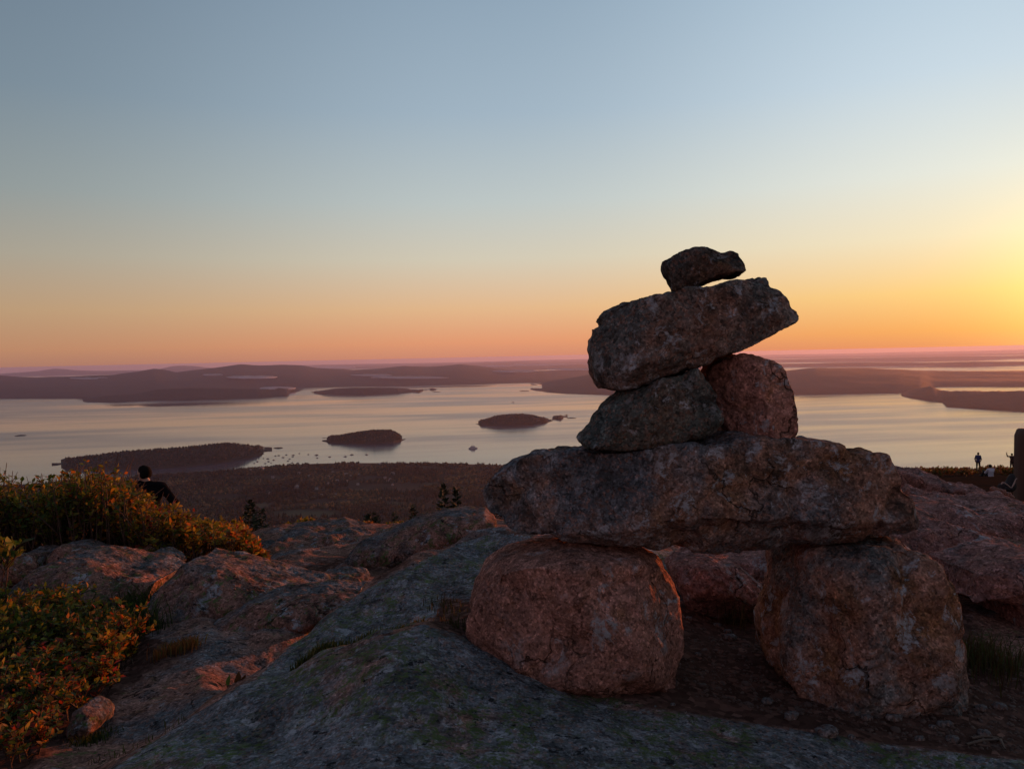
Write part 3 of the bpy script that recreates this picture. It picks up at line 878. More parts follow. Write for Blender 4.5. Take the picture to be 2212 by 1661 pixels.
ISLES.append(land('island', 1028, 1226, [(1028, 917), (1040, 920), (1100, 920), (1150, 918), (1180, 914), (1192, 911), (1196, 907), (1210, 908), (1226, 903)],
     [(1028, 916.8), (1040, 911), (1052, 907), (1070, 901), (1100, 896.5), (1130, 896), (1155, 899.5), (1175, 906), (1186, 908.8), (1191, 908.5), (1196, 902), (1212, 901), (1219, 902.5), (1226, 902.7)], lambda u, d0: d0 + 380, 0.45, 'rounded dark island trailing a small flat topped islet', n=200, m=30, amp=3, amps=200, tree=0, mat=M_ISLE, keep=True))
for X0, X1, Y, tall, lab in [(33, 56, 941, 6, 'tiny dark rock awash far out beside the long wooded island'), (590, 612, 968, 5, 'flat dark breakwater rock off the low point of the long island'),
                             (1120, 1144, 845, 7, 'small rock islet with low trees off the peninsula tip'), (1105, 1112, 869.5, 5, 'lone speck of rock in open water below the peninsula'), (1222, 1246, 903, 4, 'low thin reef pointing away from the flat topped islet'),
                             (932, 952, 847, 6, 'small reef beyond the rocky spit of the low island')]:
    a, b_ = sea_pt(X0, Y), sea_pt(X1, Y)
    c_ = (a + b_) / 2
    w_ = np.linalg.norm(b_ - a) / 2
    k = 18
    vs_ = [c_ + np.array([0, 0, tall])]
    for j in range(k):
        th = j / k * 2 * math.pi
        for f_, hz in ((0.55, tall * 0.6), (1.0, -1)):
            rdm = 1 + 0.25 * math.sin(3 * th + X0)
            vs_.append(c_ + np.array([w_ * f_ * math.cos(th) * (rdm if f_ < 1 else 1), w_ * 0.9 * f_ * math.sin(th), hz * (rdm if hz > 0 else 1)]))
    f3 = [(0, 1 + 2 * j, 1 + 2 * ((j + 1) % k)) for j in range(k)]
    f4 = [(1 + 2 * j, 2 + 2 * j, 2 + 2 * ((j + 1) % k), 1 + 2 * ((j + 1) % k)) for j in range(k)]
    o = link_mesh('rock_islet', vs_, [np.array(f3), np.array(f4)], M_ISLE, origin=c_)
    tag(o, lab, 'rock islet', 'rock islets in the bay')


# hillside and wooded lowland between the summit and the shore
def low_z(az, rho):
    X = CX + FPX * np.tan(az)
    left = -np.interp(np.log(rho), np.log([75, 120, 350, 900, 1500, 1900, 2300, 2900, 3250, 3480, 3560, 3700]), [21, 33, 101, 300, 425, 444, 450, 456, 460, 464.5, 467, 475])
    right = -np.interp(np.log(rho), np.log([75, 120, 350, 900, 1500, 1900, 2300, 2900, 3250, 3480, 3560, 3700]), [14.5, 24, 82, 262, 398, 430, 446, 455, 460, 464.5, 467, 475])
    w = np.clip((az - 0.12) / 0.3, 0, 1)
    w = w * w * (3 - 2 * w)
    return left * (1 - w) + right * w


def shore_shift(az):
    # metres added to the shoreline distance, from rows measured along the town shore
    X = CX + FPX * np.tan(az)
    tgt = np.interp(X, [0, 340, 480, 600, 660, 740, 820, 960, 1090, 1500, 1960, 2212], [1052, 1026, 1017, 1007, 1003, 1001, 1001, 1002, 1006, 1010, 1014, 1014])
    hy = np.array([hor(x) for x in X])
    return -SEA * FPX / (tgt - hy) / np.cos(az) - 3520


la = np.linspace(-0.75, 0.75, 300)
lr = np.exp(np.linspace(math.log(78), math.log(4600), 180))
LA, LR = np.meshgrid(la, lr, indexing='ij')
SH = shore_shift(la)


def lowland_z(az, rho):
    sh = np.interp(az, la, SH)
    f = np.clip((rho - 1500) / 1900, 0, 1)
    r2 = rho - sh * f
    x, y = rho * np.sin(az), rho * np.cos(az)
    nz = fbm(np.stack([x / 420, y / 420, np.zeros_like(x)], 1), 4)
    return low_z(az, r2) + nz * 7 * np.clip((3400 - r2) / 900, 0, 1) * np.clip((rho - 300) / 600, 0, 1)


LZ = lowland_z(LA.ravel(), LR.ravel())
LP = np.stack([(LR * np.sin(LA)).ravel(), (LR * np.cos(LA)).ravel(), LZ], 1)
li = np.arange(LA.size).reshape(LA.shape)
lq = np.stack([li[:-1, :-1], li[1:, :-1], li[1:, 1:], li[:-1, 1:]], -1).reshape(-1, 4)[:, ::-1]
MEADOWS = [((663, 1109), (78, 9)), ((560, 1092), (30, 4)), ((780, 1060), (22, 3)), ((860, 1088), (36, 4)), ((930, 1045), (20, 2.5))]
lX, lY = proj(LP)
mead = np.zeros(len(LP))
for (mx, my), (sx, sy) in MEADOWS:
    mead = np.maximum(mead, np.clip(2.2 - 2 * np.sqrt(((lX - mx) / sx) ** 2 + ((lY - my) / sy) ** 2), 0, 1) * (LR.ravel() > 1000))
mt, t, b, out = material('lowland_ground')
co = t.new('ShaderNodeTexCoord').outputs['Object']
at = t.new('ShaderNodeAttribute', attribute_name='meadow').outputs['Fac']
c = t.mix(t.maprange(t.noise(co, 0.006, 6, 0.7), 0.35, 0.65), (0.014, 0.014, 0.010), (0.038, 0.028, 0.020))
c = t.mix(at, c, (0.055, 0.058, 0.034))
t.l.new(c, b.inputs['Base Color'])
b.inputs['Roughness'].default_value = 0.95
b.inputs['Specular IOR Level'].default_value = 0.05
tag(link_mesh('terrain', LP, lq, mt, colors={'meadow': mead}), 'wooded mountainside and coastal lowland running down to the town shore', None, None, 'structure')

# the woods: many small crowns joined, conifers and round broadleaf crowns
mt, t, b, out = material('wood_crowns')
vc = t.new('ShaderNodeAttribute', attribute_name='tint').outputs['Color']
t.l.new(vc, b.inputs['Base Color'])
b.inputs['Roughness'].default_value = 0.95
b.inputs['Specular IOR Level'].default_value = 0.05
M_WOOD = mt


def crowns(name, base, hgt, wid, conifer, tint, label, parent=None):
    n_ = len(base)
    k = 5
    ang = np.arange(k) / k * 2 * np.pi
    off = rng.uniform(0, 6.28, n_)
    lev = np.where(conifer[:, None], np.array([[0.02, 1.0, 0.0]]), np.array([[0.45, 1.0, 0.6]]))
    # ring low, ring mid, tip
    r1 = np.where(conifer, 1.0, 0.75); r2 = np.where(conifer, 0.55, 0.95)
    h1 = np.where(conifer, 0.08, 0.15); h2 = np.where(conifer, 0.5, 0.62)
    V = np.zeros((n_, 2 * k + 1, 3))
    for j in range(k):
        for lv, (r_, h_) in enumerate(((r1, h1), (r2, h2))):
            rr_ = wid * 0.5 * r_ * rng.uniform(0.8, 1.2, n_)
            V[:, lv * k + j, 0] = base[:, 0] + rr_ * np.cos(ang[j] + off)
            V[:, lv * k + j, 1] = base[:, 1] + rr_ * np.sin(ang[j] + off)
            V[:, lv * k + j, 2] = base[:, 2] + hgt * h_
    V[:, 2 * k] = base + np.stack([np.zeros(n_), np.zeros(n_), hgt], 1)
    q4, q3 = [], []
    for j in range(k):
        a, b2 = j, (j + 1) % k
        q4.append((a, b2, k + b2, k + a))
        q3.append((k + a, k + b2, 2 * k))
    st_ = (np.arange(n_) * (2 * k + 1))[:, None, None]
    Q4 = (np.array(q4)[None] + st_).reshape(-1, 4)
    Q3 = (np.array(q3)[None] + st_).reshape(-1, 3)
    col = np.repeat(tint, 2 * k + 1, axis=0)
    o = link_mesh(name, V.reshape(-1, 3), [Q4, Q3], M_WOOD, parent=parent, smooth=True, colors={'tint': col})
    return tag(o, label, None, None, 'stuff')


def tints(n_, conifer, autumn=0.5):
    d_ = np.array([[0.013, 0.018, 0.011]]) * rng.uniform(0.6, 1.4, (n_, 1))
    a_ = np.array([[0.085, 0.050, 0.022]]) * rng.uniform(0.5, 1.3, (n_, 1)) * np.array([[1, 1, 1]])
    g_ = np.array([[0.024, 0.026, 0.014]]) * rng.uniform(0.6, 1.3, (n_, 1))
    pick = rng.random(n_)
    return np.where(conifer[:, None], d_, np.where((pick < autumn)[:, None], a_, g_))


NT_ = 62000
t_az = rng.uniform(-0.74, 0.74, NT_ * 2)
t_r = np.sqrt(rng.uniform(1600 ** 2, 4200 ** 2, NT_ * 2))
tz = lowland_z(t_az, t_r)
tp = np.stack([t_r * np.sin(t_az), t_r * np.cos(t_az), tz], 1)
tX, tY = proj(tp)
ok = (tz > SEA + 1.5)
patch = fbm(np.stack([tp[:, 0] / 160, tp[:, 1] / 160, np.zeros(len(tp))], 1), 3)
town = (tX > 420) & (tX < 1120) & (t_r > 2500)
ok &= ~(town & (patch > 0.18))
for (mx, my), (sx, sy) in MEADOWS:
    ok &= ((tX - mx) / sx) ** 2 + ((tY - my) / sy) ** 2 > 1.0
ok &= (patch < 0.75)
tp = tp[ok][:NT_]
con = (fbm(np.stack([tp[:, 0] / 300, tp[:, 1] / 300, np.ones(len(tp))], 1), 3) + rng.normal(0, 0.35, len(tp))) > 0.1
big_p = np.clip(1.0 + 1.1 * fbm(np.stack([tp[:, 0] / 220, tp[:, 1] / 420, np.full(len(tp), 3.3)], 1), 3), 0.45, 1.9)[:, None]
crowns('forest', tp, np.where(con, rng.uniform(9, 19, len(tp)), rng.uniform(7, 14, len(tp))), np.where(con, rng.uniform(5, 8, len(tp)), rng.uniform(8, 14, len(tp))), con, tints(len(tp), con) * big_p, 'mixed autumn woods covering the lowland between the mountain and the town shore')
for g_ in ISLES:
    n_, m_ = g_.shape[:2]
    cnt = 2600
    iu, iv = rng.uniform(0, n_ - 1.01, cnt), rng.uniform(0.5, m_ - 1.6, cnt)
    a, b_ = iu.astype(int), iv.astype(int)
    fu, fv = (iu - a)[:, None], (iv - b_)[:, None]
    p = g_[a, b_] * (1 - fu) * (1 - fv) + g_[a + 1, b_] * fu * (1 - fv) + g_[a, b_ + 1] * (1 - fu) * fv + g_[a + 1, b_ + 1] * fu * fv
    p = p[p[:, 2] > SEA + 2.5]
    con = rng.random(len(p)) < 0.75
    fz = np.clip((p[:, 2] - SEA) / 16, 0.25, 1)
    crowns('island_trees', p - np.array([0, 0, 1.0]), fz * np.where(con, rng.uniform(8, 15, len(p)), rng.uniform(7, 11, len(p))), fz * rng.uniform(6, 11, len(p)), con, tints(len(p), con, 0.3), 'dense dark woods covering the island', None)

# houses of the town
M_HW = plain('white_clapboard', (0.20, 0.195, 0.20), 0.8, var=0.1, scale=0.3)
M_HR = plain('grey_shingles', (0.14, 0.13, 0.13), 0.9, var=0.2, scale=0.5)
hv = np.array([(-5, -4, 0), (5, -4, 0), (5, 4, 0), (-5, 4, 0), (-5, -4, 6), (5, -4, 6), (5, 4, 6), (-5, 4, 6), (-5, 0, 9), (5, 0, 9)], float)
hw4 = np.array([(0, 1, 5, 4), (2, 3, 7, 6), (1, 2, 6, 5), (3, 0, 4, 7)])
hw3 = np.array([(5, 6, 9), (7, 4, 8)])
rv = np.array([(-5.5, -4.6, 5.6), (5.5, -4.6, 5.6), (5.5, 0, 9.25), (-5.5, 0, 9.25), (-5.5, 4.6, 5.6), (5.5, 4.6, 5.6)], float)
rq = np.array([(0, 1, 2, 3), (3, 2, 5, 4)])
HOUSES, BOATS = [], []
h0 = None
cand = [(1165, 590, 1.6), (1005, 645, 1.2), (250, 385, 2.2), (170, 520, 1.2), (770, 440, 1.5), (1240, 430, 1.4), (1420, 460, 1.6), (1600, 455, 1.1), (2070, 450, 1.8), (1960, 500, 1.3), (2030, 530, 1.6), (2000, 550, 1.2), (1290, 545, 1.5), (1430, 545, 1.2), (1580, 585, 1.1), (730, 625, 1.5), (660, 500, 1.0), (400, 490, 1.2), (350, 705, 1.0), (1070, 735, 1.1), (1270, 725, 1.1), (1890, 780, 1.0), (2060, 590, 1.0), (560, 430, 1.0), (1180, 480, 1.0), (90, 395, 1.3), (600, 400, 1.0), (1900, 320, 1.5), (1480, 470, 1.0), (900, 470, 1.0)]
for X, Y, sz in cand:
    Xd, Yd = X * .15625 + 518.4, Y * .15625 + 950.4
    az = az_of(Xd)
    rs_ = np.linspace(1600, 3900, 400)
    zz = lowland_z(np.full(400, az), rs_)
    px_, py_ = proj(np.stack([rs_ * math.sin(az), rs_ * math.cos(az), zz + 12], 1))
    k = int(np.argmin(np.abs(py_ - Yd)))
    loc = (rs_[k] * math.sin(az), rs_[k] * math.cos(az), zz[k] + 2)
    if h0 is None:
        h0 = empty('house', (0, 0, 0), 'pale gabled house half hidden among the trees of the town', 'house', 'houses of the shore town')
        link_mesh('wall', hv, [hw4, hw3], M_HW, parent=h0, smooth=False)
        link_mesh('roof', rv, rq, M_HR, parent=h0, smooth=False)
        o = h0
    else:
        o = h0.copy(); C.objects.link(o)
        for ch in list(h0.children):
            cc_ = ch.copy(); C.objects.link(cc_); cc_.parent = o
    o.location = loc
    o.rotation_euler = (0, 0, rng.uniform(0, 3.14))
    o.scale = (0.8 * sz,) * 3
    HOUSES.append((Xd, o))


# boats
def loft_hull(L, Wd, H):
    xs_ = [-0.5, -0.3, 0.0, 0.25, 0.4, 0.5]
    ww = [0.85, 1.0, 1.0, 0.75, 0.4, 0.02]
    V_, F_ = [], []
    for x, w in zip(xs_, ww):
        V_ += [(x * L, -w * Wd / 2, H * (1 + 0.25 * max(0, x))), (x * L * 0.94, -w * Wd * 0.32, -0.15 * H), (x * L * 0.94, w * Wd * 0.32, -0.15 * H), (x * L, w * Wd / 2, H * (1 + 0.25 * max(0, x)))]
    for i in range(len(xs_) - 1):
        a = i * 4
        F_ += [(a, a + 1, a + 5, a + 4), (a + 1, a + 2, a + 6, a + 5), (a + 2, a + 3, a + 7, a + 6), (a + 3, a, a + 4, a + 7)]
    F_ += [(3, 2, 1, 0), (20, 21, 22, 23)]
    return np.array(V_), np.array(F_)


def box_va(x0, x1, y0, y1, z0, z1):
    return np.array([(x0, y0, z0), (x1, y0, z0), (x1, y1, z0), (x0, y1, z0), (x0, y0, z1), (x1, y0, z1), (x1, y1, z1), (x0, y1, z1)], float), np.array([(3, 2, 1, 0), (4, 5, 6, 7), (0, 1, 5, 4), (1, 2, 6, 5), (2, 3, 7, 6), (3, 0, 4, 7)])


def join(parts_):
    V_, F_, k = [], [], 0
    for v, f in parts_:
        V_.append(v); F_.append(f + k); k += len(v)
    return np.concatenate(V_), np.concatenate(F_)


M_BOAT = plain('dark_boat_hull', (0.10, 0.10, 0.11), 0.5, var=0.1)
M_CABIN = plain('pale_boat_cabin', (0.22, 0.21, 0.21), 0.5, var=0.1)
bo = empty('moored_boat', (0, 0, 0), 'small dark boat at its mooring off the town shore', 'boat', 'boats moored off the town')
v, f = loft_hull(13, 4.2, 1.7)
link_mesh('hull', v, f, M_BOAT, parent=bo, smooth=False)
v, f = box_va(-1.5, 2.6, -1.3, 1.3, 1.6, 3.6)
v[4:, 0] *= 0.8; v[4:, 1] *= 0.85
link_mesh('cabin', v, f, M_CABIN, parent=bo, smooth=False)
v, f = box_va(0.3, 0.5, -0.1, 0.1, 3.5, 9.0)
link_mesh('mast', v, f, M_CABIN, parent=bo, smooth=False)
first = True
for X, Y, sz in [(240, 300, 1), (195, 323, .8), (350, 325, .9), (395, 298, 1), (385, 260, 1.1), (465, 278, .9), (490, 220, .9), (535, 215, 1.0), (595, 242, 1.1), (640, 205, 1), (685, 265, .9), (735, 210, 1.1), (728, 232, .9), (662, 292, .9), (820, 187, .8), (945, 200, .9), (1058, 210, 1.4), (1068, 250, .9), (1240, 235, 1.1), (1455, 230, 1.2), (1545, 205, 1.4), (1750, 203, 1.2), (325, 255, .7), (430, 320, .7), (720, 315, .9), (800, 315, .9)]:
    p = sea_pt(X * .15625 + 518.4, Y * .15625 + 950.4)
    if first:
        o = bo; first = False
    else:
        o = bo.copy(); C.objects.link(o)
        for ch in list(bo.children):
            cc_ = ch.copy(); C.objects.link(cc_); cc_.parent = o
    o.location = tuple(p)
    o.rotation_euler = (0, 0, rng.uniform(-0.5, 0.6))
    o.scale = (sz,) * 3
    BOATS.append((X, o))
ORD = 'first second third fourth fifth sixth seventh eighth ninth tenth eleventh twelfth thirteenth fourteenth fifteenth sixteenth seventeenth eighteenth nineteenth twentieth'.split()
ORD += ['twenty-' + w for w in ORD[:9]] + ['thirtieth']
for i, (x_, o) in enumerate(sorted(HOUSES, key=lambda a: a[0])):
    o['label'] = f'pale gabled house half hidden by trees, {ORD[i]} from the left in the town'
for i, (x_, o) in enumerate(sorted(BOATS, key=lambda a: a[0])):
    o['label'] = f'small dark moored boat, {ORD[i]} from the left of the fleet off the town'
# the larger white ship
M_SHIP = plain('white_ship_paint', (0.45, 0.45, 0.46), 0.5, var=0.05)
M_GLASS = plain('dark_ship_windows', (0.03, 0.035, 0.04), 0.2, var=0.1)
p = sea_pt(1022, 969)
sh = empty('ship', p, 'white passenger ship lying alone in the middle of the bay', 'ship')
sh.rotation_euler = (0, 0, 0.25)


def ship_part(name, v, f, mat_):
    o = link_mesh(name, v, f, mat_, smooth=False)
    o.parent = sh; o.location = (0, 0, 0)
    return o


v, f = loft_hull(48, 10, 5); ship_part('hull', v, f, M_SHIP)
ship_part('deck_house', *join([box_va(-17, 13, -4, 4, 5.0, 8.5), box_va(-13, 9, -3.6, 3.6, 8.5, 11.5)]), M_SHIP)
ship_part('bridge', *box_va(1, 8, -3.4, 3.4, 11.5, 14.5), M_SHIP)
for k in range(5):
    ship_part('window', *box_va(-14 + 5 * k, -11 + 5 * k, -4.06, -3.9, 6.2, 7.6), M_GLASS)
ship_part('funnel', *box_va(-8, -4, -1.6, 1.6, 11.5, 17), M_BOAT)
ship_part('mast', *box_va(4, 4.7, -0.35, 0.35, 14.5, 24), M_SHIP)

# low fog lying between the far hills
mt, t, b, out = material('fog_white')
b.inputs['Base Color'].default_value = (0.78, 0.76, 0.77, 1)
b.inputs['Roughness'].default_value = 1.0
b.inputs['Specular IOR Level'].default_value = 0.0
tr_ = t.new('ShaderNodeBsdfTranslucent')
tr_.inputs[0].default_value = (0.9, 0.86, 0.88, 1)
mx_ = t.new('ShaderNodeMixShader'); mx_.inputs[0].default_value = 0.75
t.l.new(b.outputs[0], mx_.inputs[1]); t.l.new(tr_.outputs[0], mx_.inputs[2]); t.l.new(mx_.outputs[0], out.inputs[0])
M_FOG = mt
FV, FQ, fk = [], [], 0
for X0, X1, Y, thick_px, dist in [(437, 519, 809.5, 2.6, 17000), (488, 600, 814.5, 3.4, 15500), (150, 215, 817, 1.6, 18000), (185, 270, 815.5, 1.6, 18500), (756, 900, 810, 2.0, 16500), (800, 983, 815, 2.4, 15000), (677, 770, 793.5, 1.6, 36000), (860, 960, 809, 1.4, 17000),
                                  (1060, 1165, 801.5, 2.0, 17500), (1050, 1108, 791, 1.6, 30000), (1100, 1290, 788, 1.6, 33000), (1180, 1300, 797.5, 2.2, 19500), (1706, 1735, 811, 1.6, 14800), (2040, 2180, 793.5, 2.6, 21500), (1760, 1845, 797.5, 1.8, 17000), (560, 640, 838.5, 2.0, 12500)]:
    a = ray(X0, Y); b_ = ray(X1, Y)
    pa = a / math.hypot(a[0], a[1]) * dist; pb = b_ / math.hypot(b_[0], b_[1]) * dist
    cen = (pa + pb) / 2; half = np.linalg.norm(pb - pa) / 2; ht = thick_px / FPX * dist / 2 * 1.5
    ex = (pb - pa) / (2 * half); ey = np.array([-ex[1], ex[0], 0])
    nu_, nv_ = 40, 10
    th = np.linspace(0, 2 * math.pi, nu_, endpoint=False)
    phs = np.linspace(-math.pi / 2, math.pi / 2, nv_)
    g1_, g2_ = np.meshgrid(th, phs, indexing='ij')
    lx_ = np.cos(g2_) * np.cos(g1_); ly_ = np.cos(g2_) * np.sin(g1_); lz_ = np.sin(g2_)
    wob = 1 + 0.5 * fbm(np.stack([lx_.ravel() * 3 + X0, ly_.ravel() * 2, lz_.ravel()], 1), 3).reshape(lx_.shape)
    Pf = cen + (lx_ * half)[..., None] * ex + (ly_ * 700)[..., None] * ey + (lz_ * ht * wob)[..., None] * np.array([0, 0, 1])
    FV.append(Pf.reshape(-1, 3))
    ix = np.arange(nu_ * nv_).reshape(nu_, nv_)
    ix2 = np.roll(ix, -1, axis=0)
    FQ.append(np.stack([ix[:, :-1], ix2[:, :-1], ix2[:, 1:], ix[:, 1:]], -1).reshape(-1, 4) + fk)
    fk += nu_ * nv_
tag(link_mesh('fog', np.concatenate(FV), np.concatenate(FQ), M_FOG), 'thin pale banks of fog lying between the far hills', None, None, 'stuff')

# ------------------------------------------------------------------ rocks in and on the ground
def hit(X, Y, d0=1.0, d1=60.0):
    """where the sight line through (X, Y) first meets the near terrain"""
    ds = np.exp(np.linspace(math.log(d0), math.log(d1), 260))
    r = ray(X, Y)
    P = ds[:, None] * r
    below = P[:, 2] <= terrain_z(P[:, 0], P[:, 1])
    k = int(np.argmax(below)) if below.any() else len(ds) - 1
    return np.array([P[k, 0], P[k, 1], gz(P[k, 0], P[k, 1])])


B1 = (.334, 0, 1106)
B5 = (.2862, 1900.8, 993.6)
B6 = (.1406, 1382.4, 1166.4)
B2 = (.334, 518, 1106)


def outcrop(lst, s, ox, oy, d, thick, rad, mat, label, **kw):
    kw.setdefault('rough', (0.006 * d, 3.0 / (d / 3.0)))
    kw.setdefault('fine', 0.0018 * d)
    kw.setdefault('facets', 7)
    kw.setdefault('cut', 0.09)
    kw.setdefault('persp', 0.6)
    return rock('rock_outcrop', cr(lst, s, ox, oy), d, thick, rad, mat, label, 'rock', 'granite outcrops of the summit', **kw)


# left side, back to front
outcrop([(60, 330), (120, 262), (250, 240), (330, 250), (350, 330), (300, 460), (60, 460)], *B1, 4.7, 0.25, 0.10, M_LEFT, 'low dark rock at the left end under the back shrubs', seed=31)
outcrop([(335, 330), (345, 250), (400, 202), (480, 193), (560, 213), (650, 245), (742, 270), (735, 310), (600, 400), (400, 400)], *B1, 4.75, 0.22, 0.10, M_LEFT, 'sunlit pink rock hump right under the back shrubs', seed=32, tilt=(0, -0.5))
outcrop([(735, 300), (760, 268), (830, 258), (900, 268), (960, 300), (940, 340), (760, 340)], *B1, 4.6, 0.12, 0.05, M_LEFT, 'small flat pink rock beside the sunlit hump', seed=33)
outcrop([(720, 262), (740, 240), (820, 236), (900, 250), (900, 275), (740, 280)], *B1, 5.0, 0.12, 0.04, M_LEFT, 'grey flat rock sliver at the foot of the back shrubs', seed=34)
outcrop([(940, 250), (960, 205), (1010, 198), (1080, 215), (1120, 250), (1100, 290), (960, 290)], *B1, 5.0, 0.12, 0.06, M_LEFT, 'small rounded grey rock at the foot of the back shrubs', seed=35)
outcrop([(930, 320), (960, 265), (1040, 255), (1120, 270), (1172, 300), (1172, 340), (1050, 380), (950, 360)], *B1, 4.6, 0.14, 0.06, M_LEFT, 'grey rock with small shrubs along its front edge', seed=36)
outcrop([(130, 620), (150, 480), (200, 390), (300, 305), (400, 285), (550, 285), (750, 308), (860, 342), (1000, 356), (1110, 400), (1080, 520), (1010, 640), (700, 720), (300, 720)], *B1, 3.9, 0.36, 0.18, M_LEFT, 'wide pink topped boulder behind the front shrubs', seed=37, tilt=(0, -0.6))
outcrop([(1000, 760), (1005, 640), (1010, 560), (1050, 480), (1120, 400), (1205, 306), (1300, 308), (1420, 314), (1550, 338), (1700, 380), (1860, 430), (2066, 485), (1950, 560), (1700, 640), (1500, 720), (1400, 820), (1100, 840)], *B1, 3.68, 0.32, 0.14, M_LEFT, 'large sloping boulder with a sunlit crest, left of the bare path', seed=38, tilt=(0, -0.6))
outcrop([(1330, 790), (1440, 655), (1600, 575), (1800, 530), (2100, 500), (2330, 520), (2260, 620), (2050, 720), (1800, 800), (1500, 840)], *B1, 3.38, 0.28, 0.16, M_LEFT, 'low smooth rock mound in front of the large sloping boulder', seed=39, tilt=(0.0, -0.9), rough=(0.012, 2.5))
outcrop([(470, 1500), (480, 1330), (520, 1260), (570, 1236), (640, 1265), (680, 1318), (660, 1400), (600, 1480), (520, 1520)], *B1, 2.3, 0.11, 0.07, M_LEFT, 'small sunlit pink rock at the edge of the front shrubs', seed=40)
# middle distance
outcrop([(100, 150), (140, 125), (250, 112), (420, 100), (560, 92), (680, 95), (790, 118), (850, 145), (820, 190), (600, 260), (100, 260)], *B2, 7.0, 0.35, 0.06, M_LEFT, 'layered grey ledge below the young spruces', seed=41, tilt=(0.05, -0.4), layers=(0.07, 0.12))
outcrop([(100, 215), (200, 175), (400, 150), (650, 140), (780, 140), (830, 170), (760, 260), (400, 330), (100, 330)], *B2, 6.5, 0.3, 0.06, M_LEFT, 'lower step of the layered grey ledge', seed=42, tilt=(0.05, -0.6), layers=(0.06, 0.12))
outcrop([(690, 330), (700, 270), (760, 195), (880, 148), (1000, 118), (1150, 68), (1300, 28), (1450, 8), (1580, 8), (1645, 55), (1660, 110), (1500, 165), (1300, 240), (1150, 310), (1000, 340), (750, 345)], *B2, 5.2, 0.3, 0.13, M_LEFT, 'dark rounded rock hump beyond the diagonal slab', seed=43, tilt=(0, -0.5))
outcrop([(620, 350), (650, 318), (760, 306), (900, 310), (975, 335), (950, 372), (800, 385), (640, 380)], *B2, 5.0, 0.14, 0.05, M_LEFT, 'flat pale stone lying before the dark rock hump', seed=44, tilt=(0, -1.2))
outcrop([(480, 440), (520, 402), (660, 394), (790, 405), (830, 440), (760, 470), (540, 470)], *B2, 4.1, 0.14, 0.05, M_LEFT, 'flat slab stone set into the path', seed=45, tilt=(0, -1.5))
# behind and right of the cairn
outcrop([(440, 420), (480, 340), (600, 275), (800, 232), (1000, 222), (1150, 245), (1400, 318), (1700, 470), (1900, 640), (1960, 900), (1900, 1250), (1500, 1380), (1000, 1380), (700, 1220), (580, 850)], *B6, 2.62, 0.20, 0.10, M_RIGHT, 'rounded lilac grey rock seen between the two base boulders', seed=46, rough=(0.012, 5), planes=[((-0.1, -0.6, 0.8), 0.15)])
outcrop([(650, 330), (720, 190), (1000, 150), (1400, 160), (1800, 110), (2250, 20), (2420, -60), (2640, -330), (3300, -400), (3700, -300), (3800, 800), (1800, 800)], *B6, 2.95, 0.22, 0.08, M_RIGHT, 'pink rock lying just under the lintel, behind the lilac grey one', seed=47)  # unseen right end raised behind the boulder to block the low sun
rock('leaning_stone', [(1905, 1030), (1915, 1012), (1935, 1018), (1951, 1035), (1966, 1055), (1963, 1075), (1957, 1110), (1930, 1125), (1890, 1110), (1880, 1060)], 2.35, 0.05, 0.012, M_RIGHT, 'thin reddish stone leaning up behind the right end of the lintel', 'cairn stone', None, seed=48, rough=(0.004, 10), fine=0.002)
outcrop([(500, 1000), (530, 860), (560, 775), (700, 735), (900, 700), (1087, 690), (1350, 700), (1350, 1750), (950, 1600), (890, 1350), (875, 1180), (830, 1010), (640, 985)], *B5, 2.6, 0.24, 0.12, M_RIGHT, 'pink rock face right of the squarish base boulder, over a dark grassy hollow', seed=49, tilt=(0, -0.4), rough=(0.02, 4))
outcrop([(-500, 900), (-500, 445), (-200, 440), (100, 430), (235, 418), (350, 415), (480, 432), (600, 482), (720, 535), (900, 582), (1087, 645), (1350, 740), (1350, 1000), (600, 900), (250, 800)], *B5, 3.25, 0.30, 0.12, M_RIGHT, 'broad pink rock dome right behind the squarish base boulder', seed=50, tilt=(0, -0.5), rough=(0.025, 3.5), layers=(0.02, 0.16), chip=0.05)  # left end drawn out and raised, unseen behind the boulder, to stop sunlight
outcrop([(-800, 600), (-800, 400), (-300, 350), (100, 335), (260, 312), (420, 300), (600, 322), (800, 332), (1087, 305), (1350, 310), (1350, 700), (900, 620), (300, 560)], *B5, 4.3, 0.40, 0.12, M_RIGHT, 'wide dim granite ledge behind the pink dome', seed=51, tilt=(0, -0.5), layers=(0.05, 0.13), rough=(0.03, 2.2))  # left end lengthened out of view behind the cairn as a sun block
outcrop([(150, 300), (190, 222), (260, 205), (380, 220), (500, 252), (700, 282), (830, 298), (900, 340), (500, 420), (200, 400)], *B5, 6.0, 0.45, 0.05, M_RIGHT, 'split pink ledge with thin flaking layers', seed=52, tilt=(-0.06, -0.3), layers=(0.08, 0.11), rough=(0.05, 2.2), fine=0.02, chip=0.08)
outcrop([(0, 120), (20, 72), (60, 66), (150, 90), (300, 120), (450, 158), (600, 190), (760, 208), (860, 222), (900, 280), (600, 330), (100, 300)], *B5, 8.0, 0.6, 0.07, M_RIGHT, 'long low ledge running down towards the wooden post', seed=53, tilt=(-0.08, -0.3), layers=(0.10, 0.16), rough=(0.05, 1.6), fine=0.02, chip=0.06)

# loose stones on the trodden dirt
M_PEB = granite('loose_stone', grey=(0.24, 0.225, 0.22), pink=(0.27, 0.19, 0.16), pinkness=0.4, stain=0.2, lichen=0.1, rust=0.1, bright=0.62)

M_GRAV = plain('dirt_gravel', (0.095, 0.060, 0.047), 0.95, var=0.7, scale=60)

M_CHIP = plain('granite_chips', (0.085, 0.055, 0.045), 0.95, var=0.6, scale=25)


